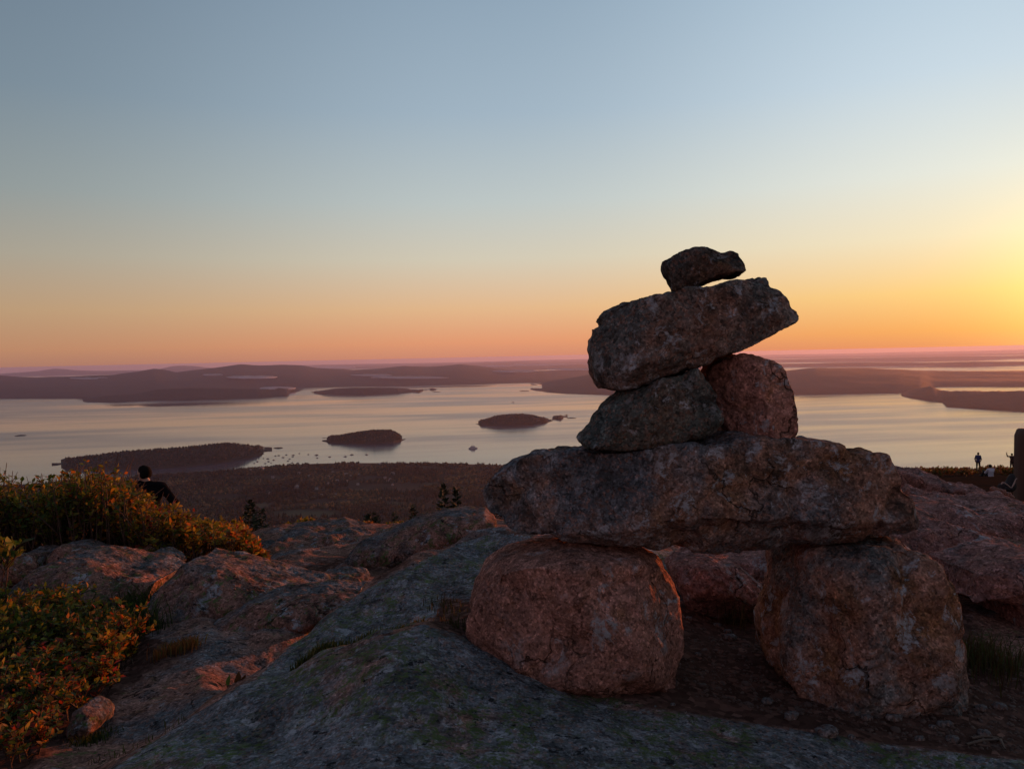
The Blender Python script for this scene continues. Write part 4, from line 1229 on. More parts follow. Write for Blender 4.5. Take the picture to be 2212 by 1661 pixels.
def pebble_mesh(seed, sx, sy, sz):
    nu_, nv_ = 14, 9
    th = np.linspace(0, 2 * math.pi, nu_, endpoint=False)
    ph = np.linspace(-math.pi / 2, math.pi / 2, nv_)
    a, b_ = np.meshgrid(th, ph, indexing='ij')
    D_ = np.stack([np.cos(b_) * np.cos(a), np.cos(b_) * np.sin(a), np.sin(b_)], -1).reshape(-1, 3)
    sp = np.sign(D_) * np.abs(D_) ** 0.8
    k_ = 1 + 0.22 * fbm(D_ * 1.4 + seed * 3.1, 3)
    P = sp * k_[:, None] * np.array([sx, sy, sz])
    ix = np.arange(nu_ * nv_).reshape(nu_, nv_); ix2 = np.roll(ix, -1, 0)
    return P, np.stack([ix[:, :-1], ix2[:, :-1], ix2[:, 1:], ix[:, 1:]], -1).reshape(-1, 4)


B4 = (.3495, 1598.4, 1080)
PEB = [(B4, 540, 1465, 80, 'largest pale loose stone, lying out in front of the squarish base boulder'), (B4, 320, 1345, 55, 'flattish stone close under the near left edge of the squarish base boulder'),
       (B4, 170, 1255, 40, 'small stone at the left foot of the squarish base boulder'), (B4, 840, 1325, 60, 'darkest of the three stones grouped under the squarish base boulder'),
       (B4, 950, 1358, 60, 'rightmost of the three stones grouped under the squarish base boulder'), (B4, 785, 1368, 42, 'smallest of the three stones grouped under the squarish base boulder'),
       (B4, 1190, 1405, 26, 'tiny pebble left of a pair of pale stones'), (B4, 1245, 1402, 34, 'pale stone, nearer of a touching pair'), (B4, 1283, 1393, 42, 'pale stone, bigger of a touching pair'),
       (B4, 1510, 1465, 46, 'round grey stone near the twigs on the dirt'), (B4, 1490, 1310, 44, 'grey stone at the mouth of the grassy hollow'), (B4, 1605, 1285, 48, 'reddish stone below the pink rock face'),
       (B4, 1370, 1320, 34, 'small stone beside the right foot of the squarish base boulder'), (B4, 1310, 1500, 44, 'flat stone nearest the slab edge on the right'), (B4, 1110, 1482, 34, 'little stone midway along the slab edge'), (B4, 690, 1480, 26, 'pebble just right of the largest pale loose stone'),
       (B6, 1380, 1530, 170, 'oval pale pebble on the dirt between the base boulders'), (B6, 1350, 1430, 110, 'grey pebble just beyond the oval pale one'), (B6, 1190, 1345, 110, 'pebble at the foot of the lilac grey rock'),
       (B6, 760, 1260, 100, 'pebble tucked beside the lit edge of the rounded pink boulder'), ((.3027, 993.6, 1157.8), 1520, 1215, 36, 'stone at the right foot of the rounded pink boulder'), ((.3027, 993.6, 1157.8), 1395, 1218, 18, 'tiny pale pebble at the slab edge below the rounded pink boulder'),
       ((.3027, 993.6, 1157.8), 1700, 850, 40, 'lone grey pebble out on the dirt right of the rounded pink boulder'), (B1, 1650, 745, 36, 'pebble at the foot of the low smooth rock mound'), (B1, 910, 428, 34, 'chip of grey stone on the wide pink topped boulder')]
for i, (cf, x, y, w, lab) in enumerate(PEB):
    X, Y = cr([(x, y)], *cf)[0]
    p = hit(X, Y, 1.2, 8)
    if lab.startswith('chip'):
        p = pt(X, Y, 3.85)
    hw = w * cf[0] / FPX * float(p @ FW) / 2 * (1.75 if cf is B4 else 1.15)
    P, q = pebble_mesh(i + 1, hw, hw * rng.uniform(0.6, 0.9), hw * rng.uniform(0.45, 0.65))
    o = link_mesh('stone', P, q, M_PEB)
    o.location = tuple(p + np.array([0, 0, hw * 0.25]))
    o.rotation_euler = (0, 0, rng.uniform(-0.4, 0.4))
    tag(o, lab, 'stone', 'loose stones round the cairn')
# gravel too small to count
gv, gq, gk = [], [], 0
gmesh = [pebble_mesh(50 + j, 1, 0.8, 0.6) for j in range(5)]
gmesh = []
for j in range(6):
    P, _q = None, None
    th = np.array([[1, 0, 0], [0.1, 0.9, 0.1], [-0.9, 0.1, -0.1], [-0.1, -0.8, 0], [0.1, 0.1, 0.65], [0, 0, -0.5]]) * rng.uniform(0.75, 1.25, (6, 3))
    gmesh.append(th)
gtri = np.array([(0, 1, 4), (1, 2, 4), (2, 3, 4), (3, 0, 4), (1, 0, 5), (2, 1, 5), (3, 2, 5), (0, 3, 5)])
cnt = 0
while cnt < 4200:
    X = rng.uniform(1380, 2230); Y = rng.uniform(1360, 1640)
    if poly_sdf(np.array([X]), np.array([Y]), DIRT[0])[0] > 6:
        continue
    cnt += 1
    r = ray(X, Y)
    d = 0.87 / -r[2]
    p = r * d
    p[2] = gz(p[0], p[1])
    s_ = 0.0018 + 0.008 * rng.random() ** 4
    gv.append(gmesh[cnt % 6] * s_ @ np.array(Matrix.Rotation(rng.uniform(0, 6), 3, 'Z')) + p)
    gq.append(gtri + gk); gk += 6
tag(link_mesh('gravel', np.concatenate(gv), np.concatenate(gq), M_GRAV, smooth=False), 'fine loose gravel scattered over the trodden dirt round the boulders', None, None, 'stuff')
# mixed chips of broken granite, larger than the gravel
cv_, cq_, ck_ = [], [], 0
for i in range(75):
    while True:
        X = rng.uniform(1400, 2220); Y = rng.uniform(1370, 1640)
        if poly_sdf(np.array([X]), np.array([Y]), DIRT[0])[0] < -4: break
    r = ray(X, Y); p = r * (0.87 / -r[2]); p[2] = gz(p[0], p[1])
    P, q = pebble_mesh(100 + i % 37, *(rng.uniform(0.004, 0.011) * np.array([1, rng.uniform(.5, .9), rng.uniform(.3, .7)])))
    P = P @ np.array(Matrix.Rotation(rng.uniform(0, 6), 3, 'Z')) @ np.array(Matrix.Rotation(rng.uniform(-.4, .4), 3, 'X')) + p
    cv_.append(P); cq_.append(q + ck_); ck_ += len(P)
tag(link_mesh('rubble', np.concatenate(cv_), np.concatenate(cq_), M_CHIP, smooth=False), 'small broken granite chips half sunk in the trodden dirt round the boulders', None, None, 'stuff')
# twigs
M_TWIG = plain('dry_twig', (0.10, 0.065, 0.048), 0.9)


def tube(points, radii, k=6):
    pts_ = np.asarray(points, float); n_ = len(pts_)
    V_, F_ = [], []
    tg = np.gradient(pts_, axis=0)
    for i in range(n_):
        t_ = tg[i] / (np.linalg.norm(tg[i]) + 1e-9)
        a = np.cross(t_, [0.3, 0.2, 0.93]); a /= np.linalg.norm(a) + 1e-9
        b_ = np.cross(t_, a)
        for j in range(k):
            th = j / k * 2 * math.pi
            V_.append(pts_[i] + radii[i] * (math.cos(th) * a + math.sin(th) * b_))
    for i in range(n_ - 1):
        for j in range(k):
            F_.append((i * k + j, i * k + (j + 1) % k, (i + 1) * k + (j + 1) % k, (i + 1) * k + j))
    V_ = np.array(V_)
    F_.append(tuple(range(4))[::-1] if k == 4 else (0, 2, 1, 1))
    F_ = [f for f in F_ if len(set(f)) == 4]
    return V_, np.array(F_)


for i, (x0, y0, x1, y1, lab) in enumerate([(1400, 1520, 1620, 1500, 'longer dark twig lying flat on the dirt by the slab edge'), (1430, 1495, 1600, 1485, 'shorter dark twig lying beyond the longer one'), (1610, 1495, 1640, 1550, 'pale stub of wood standing out by the right frame side')]):
    (Xa, Ya), (Xb, Yb) = cr([(x0, y0), (x1, y1)], *B4)
    a, b_ = hit(Xa, Ya, 1.2, 5), hit(Xb, Yb, 1.2, 5)
    mid_ = (a + b_) / 2 + np.array([0, 0, 0.004])
    v, f = tube([a + [0, 0, .004], mid_ + [0, .004, .002], b_ + [0, 0, .004]], [0.003, 0.0035, 0.002])
    tag(link_mesh('twig', v, f, M_TWIG, origin=a), lab, 'twig', 'twigs on the dirt')

# ------------------------------------------------------------------ plants
mt, t, b, out = material('leaf')
vc = t.new('ShaderNodeAttribute', attribute_name='tint').outputs['Color']
b.inputs['Roughness'].default_value = 0.55
b.inputs['Specular IOR Level'].default_value = 0.2
t.l.new(vc, b.inputs['Base Color'])
tr_ = t.new('ShaderNodeBsdfTranslucent')
t.l.new(t.mix(1.0, vc, (1.5, 1.15, 0.55), 'MULTIPLY'), tr_.inputs[0])
mx_ = t.new('ShaderNodeMixShader'); mx_.inputs[0].default_value = 0.42
t.l.new(b.outputs[0], mx_.inputs[1]); t.l.new(tr_.outputs[0], mx_.inputs[2]); t.l.new(mx_.outputs[0], out.inputs[0])
M_LEAF = mt
M_STEM = plain('shrub_stem', (0.075, 0.042, 0.030), 0.8)
LEAFCOL = {'green': (0.050, 0.085, 0.018), 'olive': (0.110, 0.120, 0.020), 'yellow': (0.22, 0.18, 0.028), 'orange': (0.24, 0.105, 0.020), 'red': (0.19, 0.035, 0.022), 'brown': (0.09, 0.045, 0.02)}


def leaves(name, base, dirv, size, tint, parent, aspect=0.42, droop=0.25):
    n_ = len(base)
    dirv = dirv / np.linalg.norm(dirv, axis=1)[:, None]
    upv = rng.normal(0, 0.55, (n_, 3)) + np.array([0, 0, 1.0])
    side = np.cross(dirv, upv); side /= np.linalg.norm(side, axis=1)[:, None] + 1e-9
    nor = np.cross(side, dirv)
    L = size[:, None]
    w = L * aspect * rng.uniform(0.8, 1.2, (n_, 1))
    mid_ = base + dirv * L * 0.45 - nor * w * 0.10
    lf = base + dirv * L * 0.42 + side * w * 0.5 + nor * w * 0.12
    rt_ = base + dirv * L * 0.42 - side * w * 0.5 + nor * w * 0.12
    l2 = base + dirv * L * 0.75 + side * w * 0.32 - nor * L * droop * 0.2
    r2 = base + dirv * L * 0.75 - side * w * 0.32 - nor * L * droop * 0.2
    tip = base + dirv * L - nor * L * droop * 0.5
    V_ = np.stack([base, lf, rt_, l2, r2, tip, mid_], 1).reshape(-1, 3)
    st_ = (np.arange(n_) * 7)[:, None, None]
    T = np.array([(0, 2, 6), (0, 6, 1), (3, 4, 5)])
    Qd = np.array([(6, 2, 4, 3), (1, 6, 3, 3)])
    tri = np.array([(0, 2, 6), (0, 6, 1), (6, 2, 4), (6, 4, 3), (1, 6, 3), (3, 4, 5)])
    F_ = (tri[None] + st_).reshape(-1, 3)
    return link_mesh(name, V_, F_, M_LEAF, parent=parent, smooth=False, colors={'tint': np.repeat(tint, 7, axis=0)})


def pick_tints(n_, weights, base_h=None):
    names = list(weights)
    w = np.array([weights[k] for k in names], float); w /= w.sum()
    k = rng.choice(len(names), n_, p=w)
    c = np.array([LEAFCOL[x] for x in names])[k]
    return c * rng.uniform(0.6, 1.35, (n_, 1)) * rng.uniform(0.9, 1.1, (n_, 3))


def shrub(stems, leaf_n, leaf_len, weights, label, group, cat='shrub', name='shrub', spread=0.25, upward=0.7, aspect=0.42, low=0.25, sub=3, clip=None):
    """stems: list of (base point, height)."""
    o = np.mean([s[0] for s in stems], axis=0)
    root = empty(name, o, label, cat, group)
    sv, sf, k = [], [], 0
    LB, LD, LS, LH = [], [], [], []
    for base, h in stems:
        lean = rng.normal(0, spread, 2) * h
        tops = [(base + np.array([lean[0], lean[1], h]), 0.0)]
        for _ in range(sub):
            a = rng.uniform(0.25, 0.6)
            o2 = rng.normal(0, spread * 1.1, 2) * h
            tops.append((base + np.array([lean[0] + o2[0], lean[1] + o2[1], h * rng.uniform(0.72, 1.0)]), a))
        for tp_, a in tops:
            p0 = base + (tops[0][0] - base) * a
            ctrl = p0 + (tp_ - p0) * 0.5 + np.append(rng.normal(0, 0.05 * h, 2), 0.06 * h)
            ts = np.linspace(0, 1, 5)[:, None]
            cv = (1 - ts) ** 2 * p0 + 2 * ts * (1 - ts) * ctrl + ts ** 2 * tp_
            v, f = tube(cv, np.linspace(0.004, 0.0012, 5) * (h / 0.3) ** 0.5, 4)
            sv.append(v); sf.append(f + k); k += len(v)
            nl_ = int(leaf_n * rng.uniform(0.7, 1.3) / (sub + 1)) + 1
            tt = rng.uniform(low, 1.0, nl_) ** 0.8
            pos = (1 - tt[:, None]) ** 2 * p0 + 2 * (tt * (1 - tt))[:, None] * ctrl + (tt ** 2)[:, None] * tp_
            dv = rng.normal(0, 1, (nl_, 3)); dv[:, 2] = np.abs(dv[:, 2]) * 0.5 + upward
            LB.append(pos); LD.append(dv); LS.append(leaf_len * rng.uniform(0.4, 1.45, nl_)); LH.append(tt)
    tag(link_mesh('stems', np.concatenate(sv), np.concatenate(sf), M_STEM, parent=root), None, None, None, 'stuff')
    LB, LD, LS = np.concatenate(LB), np.concatenate(LD), np.concatenate(LS)
    if clip is not None:                         # keep the measured outline of the foliage
        lx_, ly_ = proj(LB)
        rag_ = np.where((lx_ > 286) & (lx_ < 380), 8.0, 2.0 + 9 * np.sin(lx_ / 8.3) + 8 * np.sin(lx_ / 3.1 + 1))
        kp = ly_ > pl(lx_, clip) + rag_ + rng.normal(0, 6, len(lx_))
        LB, LD, LS = LB[kp], LD[kp], LS[kp]
    tag(leaves('foliage', LB, LD, LS, pick_tints(len(LB), weights), root, aspect), None, None, None, 'stuff')
    return root


def stems_in(poly, n_, height, jitter=0.25, d0=1.2, d1=12.0, top=None):
    """stem feet inside a picture polygon on the ground"""
    poly = np.array(poly, float)
    out_ = []
    while len(out_) < n_:
        X = rng.uniform(poly[:, 0].min(), poly[:, 0].max()); Y = rng.uniform(poly[:, 1].min(), poly[:, 1].max())
        if poly_sdf(np.array([X]), np.array([Y]), poly)[0] > 0:
            continue
        p = hit(X, Y, d0, d1)
        out_.append((p - np.array([0, 0, 0.02]), height * rng.uniform(1 - jitter, 1 + jitter)))
    return out_


# tall shrubs along the back: feet on the ground at 4.8 to 6.4 m, tops along the measured outline
TOPS = [(-200, 1000), (0, 1010), (18, 1012), (40, 1042), (75, 1030), (105, 1022), (140, 1024), (180, 1004), (205, 990), (228, 988), (246, 1008), (266, 1024), (286, 1030), (297, 1050), (310, 1056), (328, 1058), (334, 1068), (337, 1084), (350, 1092), (360, 1086), (370, 1074), (384, 1080), (398, 1100), (415, 1112), (440, 1108), (470, 1120), (500, 1124), (525, 1122), (550, 1150), (570, 1190), (582, 1218)]


def back_stems(x0, x1, n_):
    out_ = []
    for _ in range(n_):
        X = rng.uniform(x0, x1); d = rng.uniform(4.95, 6.3)
        if X > 540: d = rng.uniform(4.8, 5.3)
        p = on_ground(X, d)
        yt = pl([X], TOPS)[0]
        f_ = rng.random() ** 0.5
        spike = -26 * rng.random() ** 5
        yb = proj(p)[1]
        yy = yt + (8 if 286 < X < 380 else 1) + 0.6 * spike * (0.3 if 300 < X < 375 else 1) + (1 - f_) * min(95.0, (yb - yt) * 0.6) + rng.normal(0, 7)
        h = (yb - yy) / FPX * d
        out_.append((p - np.array([0, 0, 0.02]), max(0.08, h)))
    return out_


GB = 'autumn shrubs behind the left rocks'
shrub(back_stems(-170, 45, 110), 68, 0.036, {'green': 3, 'olive': 4, 'yellow': 2, 'orange': 1.2, 'brown': 0.4}, 'dark green and amber shrub farthest left of the back row', GB, spread=0.12, clip=TOPS, upward=0.35, aspect=0.5)
shrub(back_stems(40, 160, 105), 68, 0.036, {'green': 3, 'olive': 4, 'yellow': 1.5, 'orange': 0.9, 'brown': 0.4}, 'dark olive shrub second from the left in the back row', GB, spread=0.12, clip=TOPS, upward=0.35, aspect=0.5)
shrub(back_stems(150, 290, 130), 68, 0.036, {'green': 2, 'olive': 4, 'yellow': 2.5, 'orange': 1.5, 'red': 0.3}, 'tallest shrub of the back row, peaking just left of the dark figure', GB, spread=0.12, clip=TOPS, upward=0.35, aspect=0.5)
shrub(back_stems(275, 400, 110), 68, 0.036, {'green': 1.2, 'olive': 3, 'yellow': 3, 'orange': 3, 'red': 0.5}, 'golden shrub covering the lower body of the dark figure', GB, spread=0.12, clip=TOPS, upward=0.35, aspect=0.5)
shrub(back_stems(385, 500, 85), 68, 0.035, {'green': 0.8, 'olive': 2.5, 'yellow': 3.5, 'orange': 2.5, 'red': 0.4}, 'bright amber shrub sloping down right of the dark figure', GB, spread=0.12, clip=TOPS, upward=0.35, aspect=0.5)
shrub(back_stems(490, 582, 65), 68, 0.035, {'green': 0.5, 'olive': 1.5, 'yellow': 3, 'orange': 3, 'red': 0.8}, 'burnt orange shrub ending the back row by the layered ledge', GB, spread=0.12, clip=TOPS, upward=0.35, aspect=0.5)
GF = 'low autumn shrubs at the lower left'
FB = [(-150, 1690), (30, 1665), (110, 1640), (170, 1580), (235, 1500), (285, 1440), (295, 1400), (240, 1365), (120, 1345), (-150, 1345)]
shrub(stems_in([(-150, 1345), (60, 1345), (60, 1440), (-150, 1440)], 70, 0.17), 42, 0.024, {'green': 4, 'olive': 3, 'yellow': 1.5, 'orange': 1.5, 'red': 0.3}, 'green and amber low shrub at the far left side of the front patch', GF, upward=0.4, aspect=0.48, spread=0.2)
shrub(stems_in([(50, 1345), (170, 1352), (190, 1440), (60, 1440)], 75, 0.17), 42, 0.024, {'green': 3, 'olive': 3, 'yellow': 2.5, 'orange': 2, 'red': 0.3}, 'golden topped low shrub in front of the wide pink topped boulder', GF, upward=0.4, aspect=0.48, spread=0.2)
shrub(stems_in([(165, 1358), (250, 1370), (300, 1402), (285, 1440), (240, 1490), (180, 1460)], 70, 0.15), 42, 0.023, {'green': 2, 'olive': 2.5, 'yellow': 2.5, 'orange': 3, 'red': 0.8}, 'orange tinged low shrub reaching out to the bare path', GF, upward=0.4, aspect=0.48, spread=0.2)
shrub(stems_in([(-150, 1440), (90, 1440), (100, 1550), (-150, 1560)], 75, 0.14), 44, 0.022, {'green': 4, 'olive': 2.5, 'yellow': 1.2, 'orange': 2, 'red': 0.8, 'brown': 1}, 'shaded green and russet shrub in the middle of the front patch', GF, upward=0.4, aspect=0.48, spread=0.22)
shrub(stems_in([(85, 1445), (220, 1470), (235, 1500), (170, 1570), (100, 1560)], 65, 0.12), 44, 0.021, {'green': 2.5, 'olive': 2, 'yellow': 1.2, 'orange': 2.5, 'red': 2}, 'red speckled low shrub above the small sunlit pink rock', GF, upward=0.4, aspect=0.48, spread=0.22)
shrub(stems_in([(-150, 1560), (100, 1560), (165, 1580), (100, 1640), (20, 1668), (-150, 1690)], 90, 0.10), 44, 0.019, {'green': 2, 'olive': 1.5, 'yellow': 0.8, 'orange': 3, 'red': 2}, 'red and rust shrub nearest the bottom left corner', GF, upward=0.4, aspect=0.48, spread=0.22)
shrub([(pt(x, 1268, 3.2), 0.19) for x in (-40, -25, -10, 2, 12)], 22, 0.042, {'green': 2, 'olive': 3, 'yellow': 1}, 'broad leaved sprig poking in over the low dark rock', None, spread=0.18, aspect=0.55)
shrub(stems_in([(300, 1228), (385, 1235), (380, 1248), (300, 1246)], 26, 0.085, d0=3), 26, 0.022, {'olive': 3, 'yellow': 2, 'orange': 1.5, 'green': 2}, 'little yellow green shrub in the gap between the left boulders', None, upward=0.4, aspect=0.48, spread=0.25)
GC = 'small shrubs along the crest of the layered ledge'
for X, d, h, w_, wt, lab in [(632, 9.0, 1122, 30, {'olive': 3, 'yellow': 3, 'green': 2}, 'low yellow green shrub along the crest left of the small golden one'), (668, 9.0, 1112, 14, {'olive': 2, 'yellow': 2, 'orange': 1}, 'spiky yellow shrub tip rising from the crest'),
                             (731, 8.6, 1118, 12, {'yellow': 3, 'olive': 1}, 'small golden shrub alone on the ledge crest'), (790, 8.6, 1138, 24, {'orange': 4, 'yellow': 1, 'brown': 1}, 'orange shrub under the broad bushy spruce'),
                             (862, 8.6, 1122, 30, {'olive': 2, 'orange': 2, 'green': 2, 'brown': 1}, 'russet and green shrub between the broad bushy spruce and the small one'), (942, 8.6, 1104, 26, {'yellow': 2, 'olive': 3}, 'olive yellow shrub at the foot of the twin topped spruce')]:
    st_ = []
    for _ in range(16):
        p = on_ground(X + rng.normal(0, w_ * 0.5), d + rng.uniform(-0.3, 0.3))
        hh_ = max(0.05, (proj(p)[1] - h) / FPX * d - 0.03)
        st_.append((p, hh_ * rng.uniform(0.6, 1.05)))
    shrub(st_, 40, 0.035, wt, lab, GC, spread=0.15)


def bramble(X0, X1, d0, d1, n_, h, wt, lab, grp, leaf=0.08):
    st_ = []
    for _ in range(n_):
        p = on_ground(rng.uniform(X0, X1), rng.uniform(d0, d1))
        st_.append((p, h * rng.uniform(0.5, 1.2)))
    return shrub(st_, 40, leaf, wt, lab, grp, spread=0.3)


GR = 'dark heath shrubs on the far edge of the summit'
for X0, X1, d, lab in [(1985, 2045, 40, 'dark heath shrub low on the far edge, nearest the cairn'), (2045, 2100, 44, 'dark heath shrub left of the standing figure in blue'), (2120, 2170, 52, 'dark heath shrub behind the seated figure in white'), (2165, 2212, 40, 'dark heath shrub under the waving figure')]:
    bramble(X0, X1, d, d + 7, 60, 0.45, {'brown': 4, 'green': 2}, lab, GR, 0.12)

# dark leaved sprout on the slab
root_p = hit(492, 1487, 1.2, 4)
sp = empty('sprout', root_p, 'small sprout with a few dark pointed leaves growing from a slab crack', 'plant')
lb = np.array([root_p + RT * dx for dx in (-0.022, -0.012, 0.0, 0.012, 0.022, 0.030)])
ld = np.array([(-0.8, 0.1, 0.5), (-0.5, -0.1, 0.7), (0.1, 0, 1.0), (0.5, 0.1, 0.8), (0.2, 0, 1.0), (0.45, -0.1, 1.0)])
leaves('foliage', lb, ld, np.array([0.036, 0.03, 0.034, 0.036, 0.042, 0.044]), pick_tints(6, {'green': 1, 'brown': 1}) * 0.7, sp, 0.36, 0.3)
v, f = tube([root_p - [0, 0, .01], root_p + [0, 0, 0.006], root_p + RT * 0.03 + [0, 0, 0.004]], [0.002, 0.002, 0.0012], 4)
link_mesh('stems', v, f, M_STEM, parent=sp)


# grass
def grass(spots, n_, h, w, cols, name, label, kind='stuff', bend=0.45, cat=None):
    V_, F_, T_ = [], [], []
    k = 0
    for _ in range(n_):
        p, s_ = spots[rng.integers(len(spots))]
        p = p + np.append(rng.normal(0, s_, 2), 0)
        hh = h * rng.uniform(0.4, 1.2)
        a = rng.uniform(0, 6.28)
        dv = np.array([math.cos(a), math.sin(a), 0]) * hh * bend * rng.uniform(0.2, 1.3)
        sd = np.array([-math.sin(a + 1.1), math.cos(a + 1.1), 0]) * w * rng.uniform(0.6, 1.2)
        m1 = p + np.array([0, 0, hh * 0.55]) + dv * 0.3
        tp_ = p + np.array([0, 0, hh * rng.uniform(0.75, 1.0)]) + dv
        V_ += [p - sd - [0, 0, .01], p + sd - [0, 0, .01], m1 + sd * 0.7, m1 - sd * 0.7, tp_]
        F_ += [(k, k + 1, k + 2), (k, k + 2, k + 3), (k + 3, k + 2, k + 4)]
        c = np.array(cols[rng.integers(len(cols))]) * rng.uniform(0.6, 1.3)
        T_ += [c] * 5
        k += 5
    o = link_mesh(name, np.array(V_), np.array(F_), M_LEAF, smooth=False, colors={'tint': np.array(T_)})
    return tag(o, label, cat, None, kind)


def line_spots(pts_, step, s_, d0=1.2, d1=6):
    out_ = []
    for (a, b_) in zip(pts_[:-1], pts_[1:]):
        n_ = max(1, int(math.hypot(b_[0] - a[0], b_[1] - a[1]) / step))
        for i in range(n_):
            f_ = i / n_
            out_.append((hit(a[0] + (b_[0] - a[0]) * f_, a[1] + (b_[1] - a[1]) * f_, d0, d1), s_))
    return out_


gn_, gd_, gy_, go_ = (0.050, 0.072, 0.020), (0.028, 0.042, 0.014), (0.13, 0.11, 0.04), (0.24, 0.10, 0.03)
crev = []
for i in range(40):
    f_ = i / 39
    X = 640 + 270 * f_
    crev.append((on_ground(X, 2.10 + 0.09 * f_), 0.012))
grass(crev, 1000, 0.026, 0.0020, [gn_, gd_, (0.06, 0.06, 0.02), gy_], 'grass', 'strip of green grass growing along the crevice between the two slabs')
grass(line_spots([(950, 1300), (1010, 1330)], 8, 0.03) + line_spots([(960, 1340), (1015, 1368)], 8, 0.02), 240, 0.018, 0.0016, [gd_, (0.035, 0.025, 0.012), (0.04, 0.035, 0.016)], 'grass', 'withered grass in the pocket left of the rounded pink boulder')
grass(line_spots([(245, 1330), (330, 1330)], 8, 0.05) + line_spots([(250, 1360), (330, 1370)], 8, 0.04), 900, 0.13, 0.003, [gd_, gn_, gd_], 'grass', 'dark green grass between the front shrubs and the large sloping boulder')
grass(line_spots([(345, 1420), (425, 1395)], 5, 0.018), 420, 0.045, 0.0022, [go_, (0.2, 0.07, 0.03), gy_], 'grass', 'tuft of sunlit orange grass on the bare path')
grass(line_spots([(165, 1610), (240, 1590)], 6, 0.02), 260, 0.025, 0.0018, [gn_, gd_], 'grass', 'short green grass beside the small sunlit pink rock')
grass(line_spots([(200, 1655), (330, 1600), (420, 1545)], 8, 0.02), 110, 0.012, 0.0014, [gn_, gd_, (0.07, 0.05, 0.02)], 'grass', 'sparse grass at the lower edge of the broad slab')
grass(line_spots([(2085, 1430), (2150, 1440)], 6, 0.06, 1.2, 4), 700, 0.085, 0.0013, [(0.045, 0.07, 0.03), (0.05, 0.045, 0.02), (0.05, 0.03, 0.016)], 'grass', 'dry dark grass filling the hollow right of the squarish base boulder')
grass(line_spots([(1560, 1340), (1640, 1360)], 6, 0.05, 1.2, 4), 160, 0.13, 0.0013, [(0.12, 0.08, 0.04), (0.06, 0.05, 0.02)], 'grass', 'thin dry grass stalks in the shade under the lintel')
for X, Y, d, n_, h, cols, lab in [(2183, 1203, 2.95, 26, 0.06, [go_, (0.3, 0.13, 0.03)], 'tuft of glowing orange grass on the pink rocks at the right'), (2148, 1205, 2.95, 30, 0.06, [gy_, (0.10, 0.09, 0.03)], 'dull yellow grass tuft left of the glowing orange one'), (2080, 1205, 2.9, 14, 0.025, [gy_], 'tiny dry grass tuft just behind the squarish base boulder')]:
    grass([(pt(X, Y, d), 0.012)], n_, h, 0.0022, cols, 'grass_tuft', lab, kind=None, cat='grass tuft')

# young spruces below the crest
M_BARK = plain('spruce_bark', (0.055, 0.040, 0.030), 0.9)
mt, t, b, out = material('spruce_needles')
vc = t.new('ShaderNodeAttribute', attribute_name='tint').outputs['Color']
t.l.new(vc, b.inputs['Base Color'])
b.inputs['Roughness'].default_value = 0.7
b.inputs['Specular IOR Level'].default_value = 0.2
M_NEEDLE = mt


def spruce(X, d, ytop, width, label, tops=1, dense=1.0, name='spruce_tree'):
    p = on_ground(X, d)
    h = (proj(p)[1] - ytop) / FPX * d
    root = empty(name, p, label, 'tree', 'young spruces beyond the layered ledge')
    sv, sf, k = [], [], 0
    V_, F_, T_, kk = [], [], [], 0
    for tnum in range(tops):
        off = np.array([(tnum - (tops - 1) / 2) * width * 0.48, 0, 0])
        ht = h * (1.0 if tnum == 0 else 0.95)
        v, f = tube([p - [0, 0, .1], p + off * 0.6 + [0, 0, ht * 0.5], p + off + [0, 0, ht]], [0.035 * h / 2, 0.02 * h / 2, 0.004], 6)
        sv.append(v); sf.append(f + k); k += len(v)
        nb = int(75 * dense)
        for i in range(nb):
            f_ = (i + rng.random()) / nb
            z = ht * (0.12 + 0.88 * f_)
            L = width * (0.62 if tops == 1 else 0.42) * (1 - f_) ** 0.75 * rng.uniform(0.6, 1.2) + 0.03
            a = rng.uniform(0, 6.28)
            o_ = p + off * (0.6 + 0.4 * f_) + np.array([0, 0, z])
            dv = np.array([math.cos(a), math.sin(a), 0.15 - 0.35 * (1 - f_)])
            tip = o_ + dv * L + np.array([0, 0, 0.12 * L])
            # sprays of needles along the branch
            ns = max(4, int(L / (0.055 * h / 2)))
            for s_ in range(ns):
                q = o_ + (tip - o_) * ((s_ + 0.6) / ns)
                w_ = 0.13 * L + 0.02 * h
                for sg in (-1, 1):
                    sdv = np.array([-math.sin(a) * sg, math.cos(a) * sg, rng.uniform(-0.25, 0.25)]) * w_ * (1.1 - 0.6 * s_ / ns) + dv * w_ * 0.8
                    wd = np.array([0, 0, 0.014 * h]) + dv * 0.014 * h
                    V_ += [q, q + sdv * 0.55 + wd, q + sdv, q + sdv * 0.55 - wd]
                    F_ += [(kk, kk + 1, kk + 2, kk + 3)]
                    T_ += [np.array((0.022, 0.034, 0.016)) * rng.uniform(0.6, 1.5)] * 4
                    kk += 4
    link_mesh('trunk', np.concatenate(sv), np.concatenate(sf), M_BARK, parent=root)
    link_mesh('crown', np.array(V_), np.array(F_), M_NEEDLE, parent=root, smooth=False, colors={'tint': np.array(T_)})
    return root


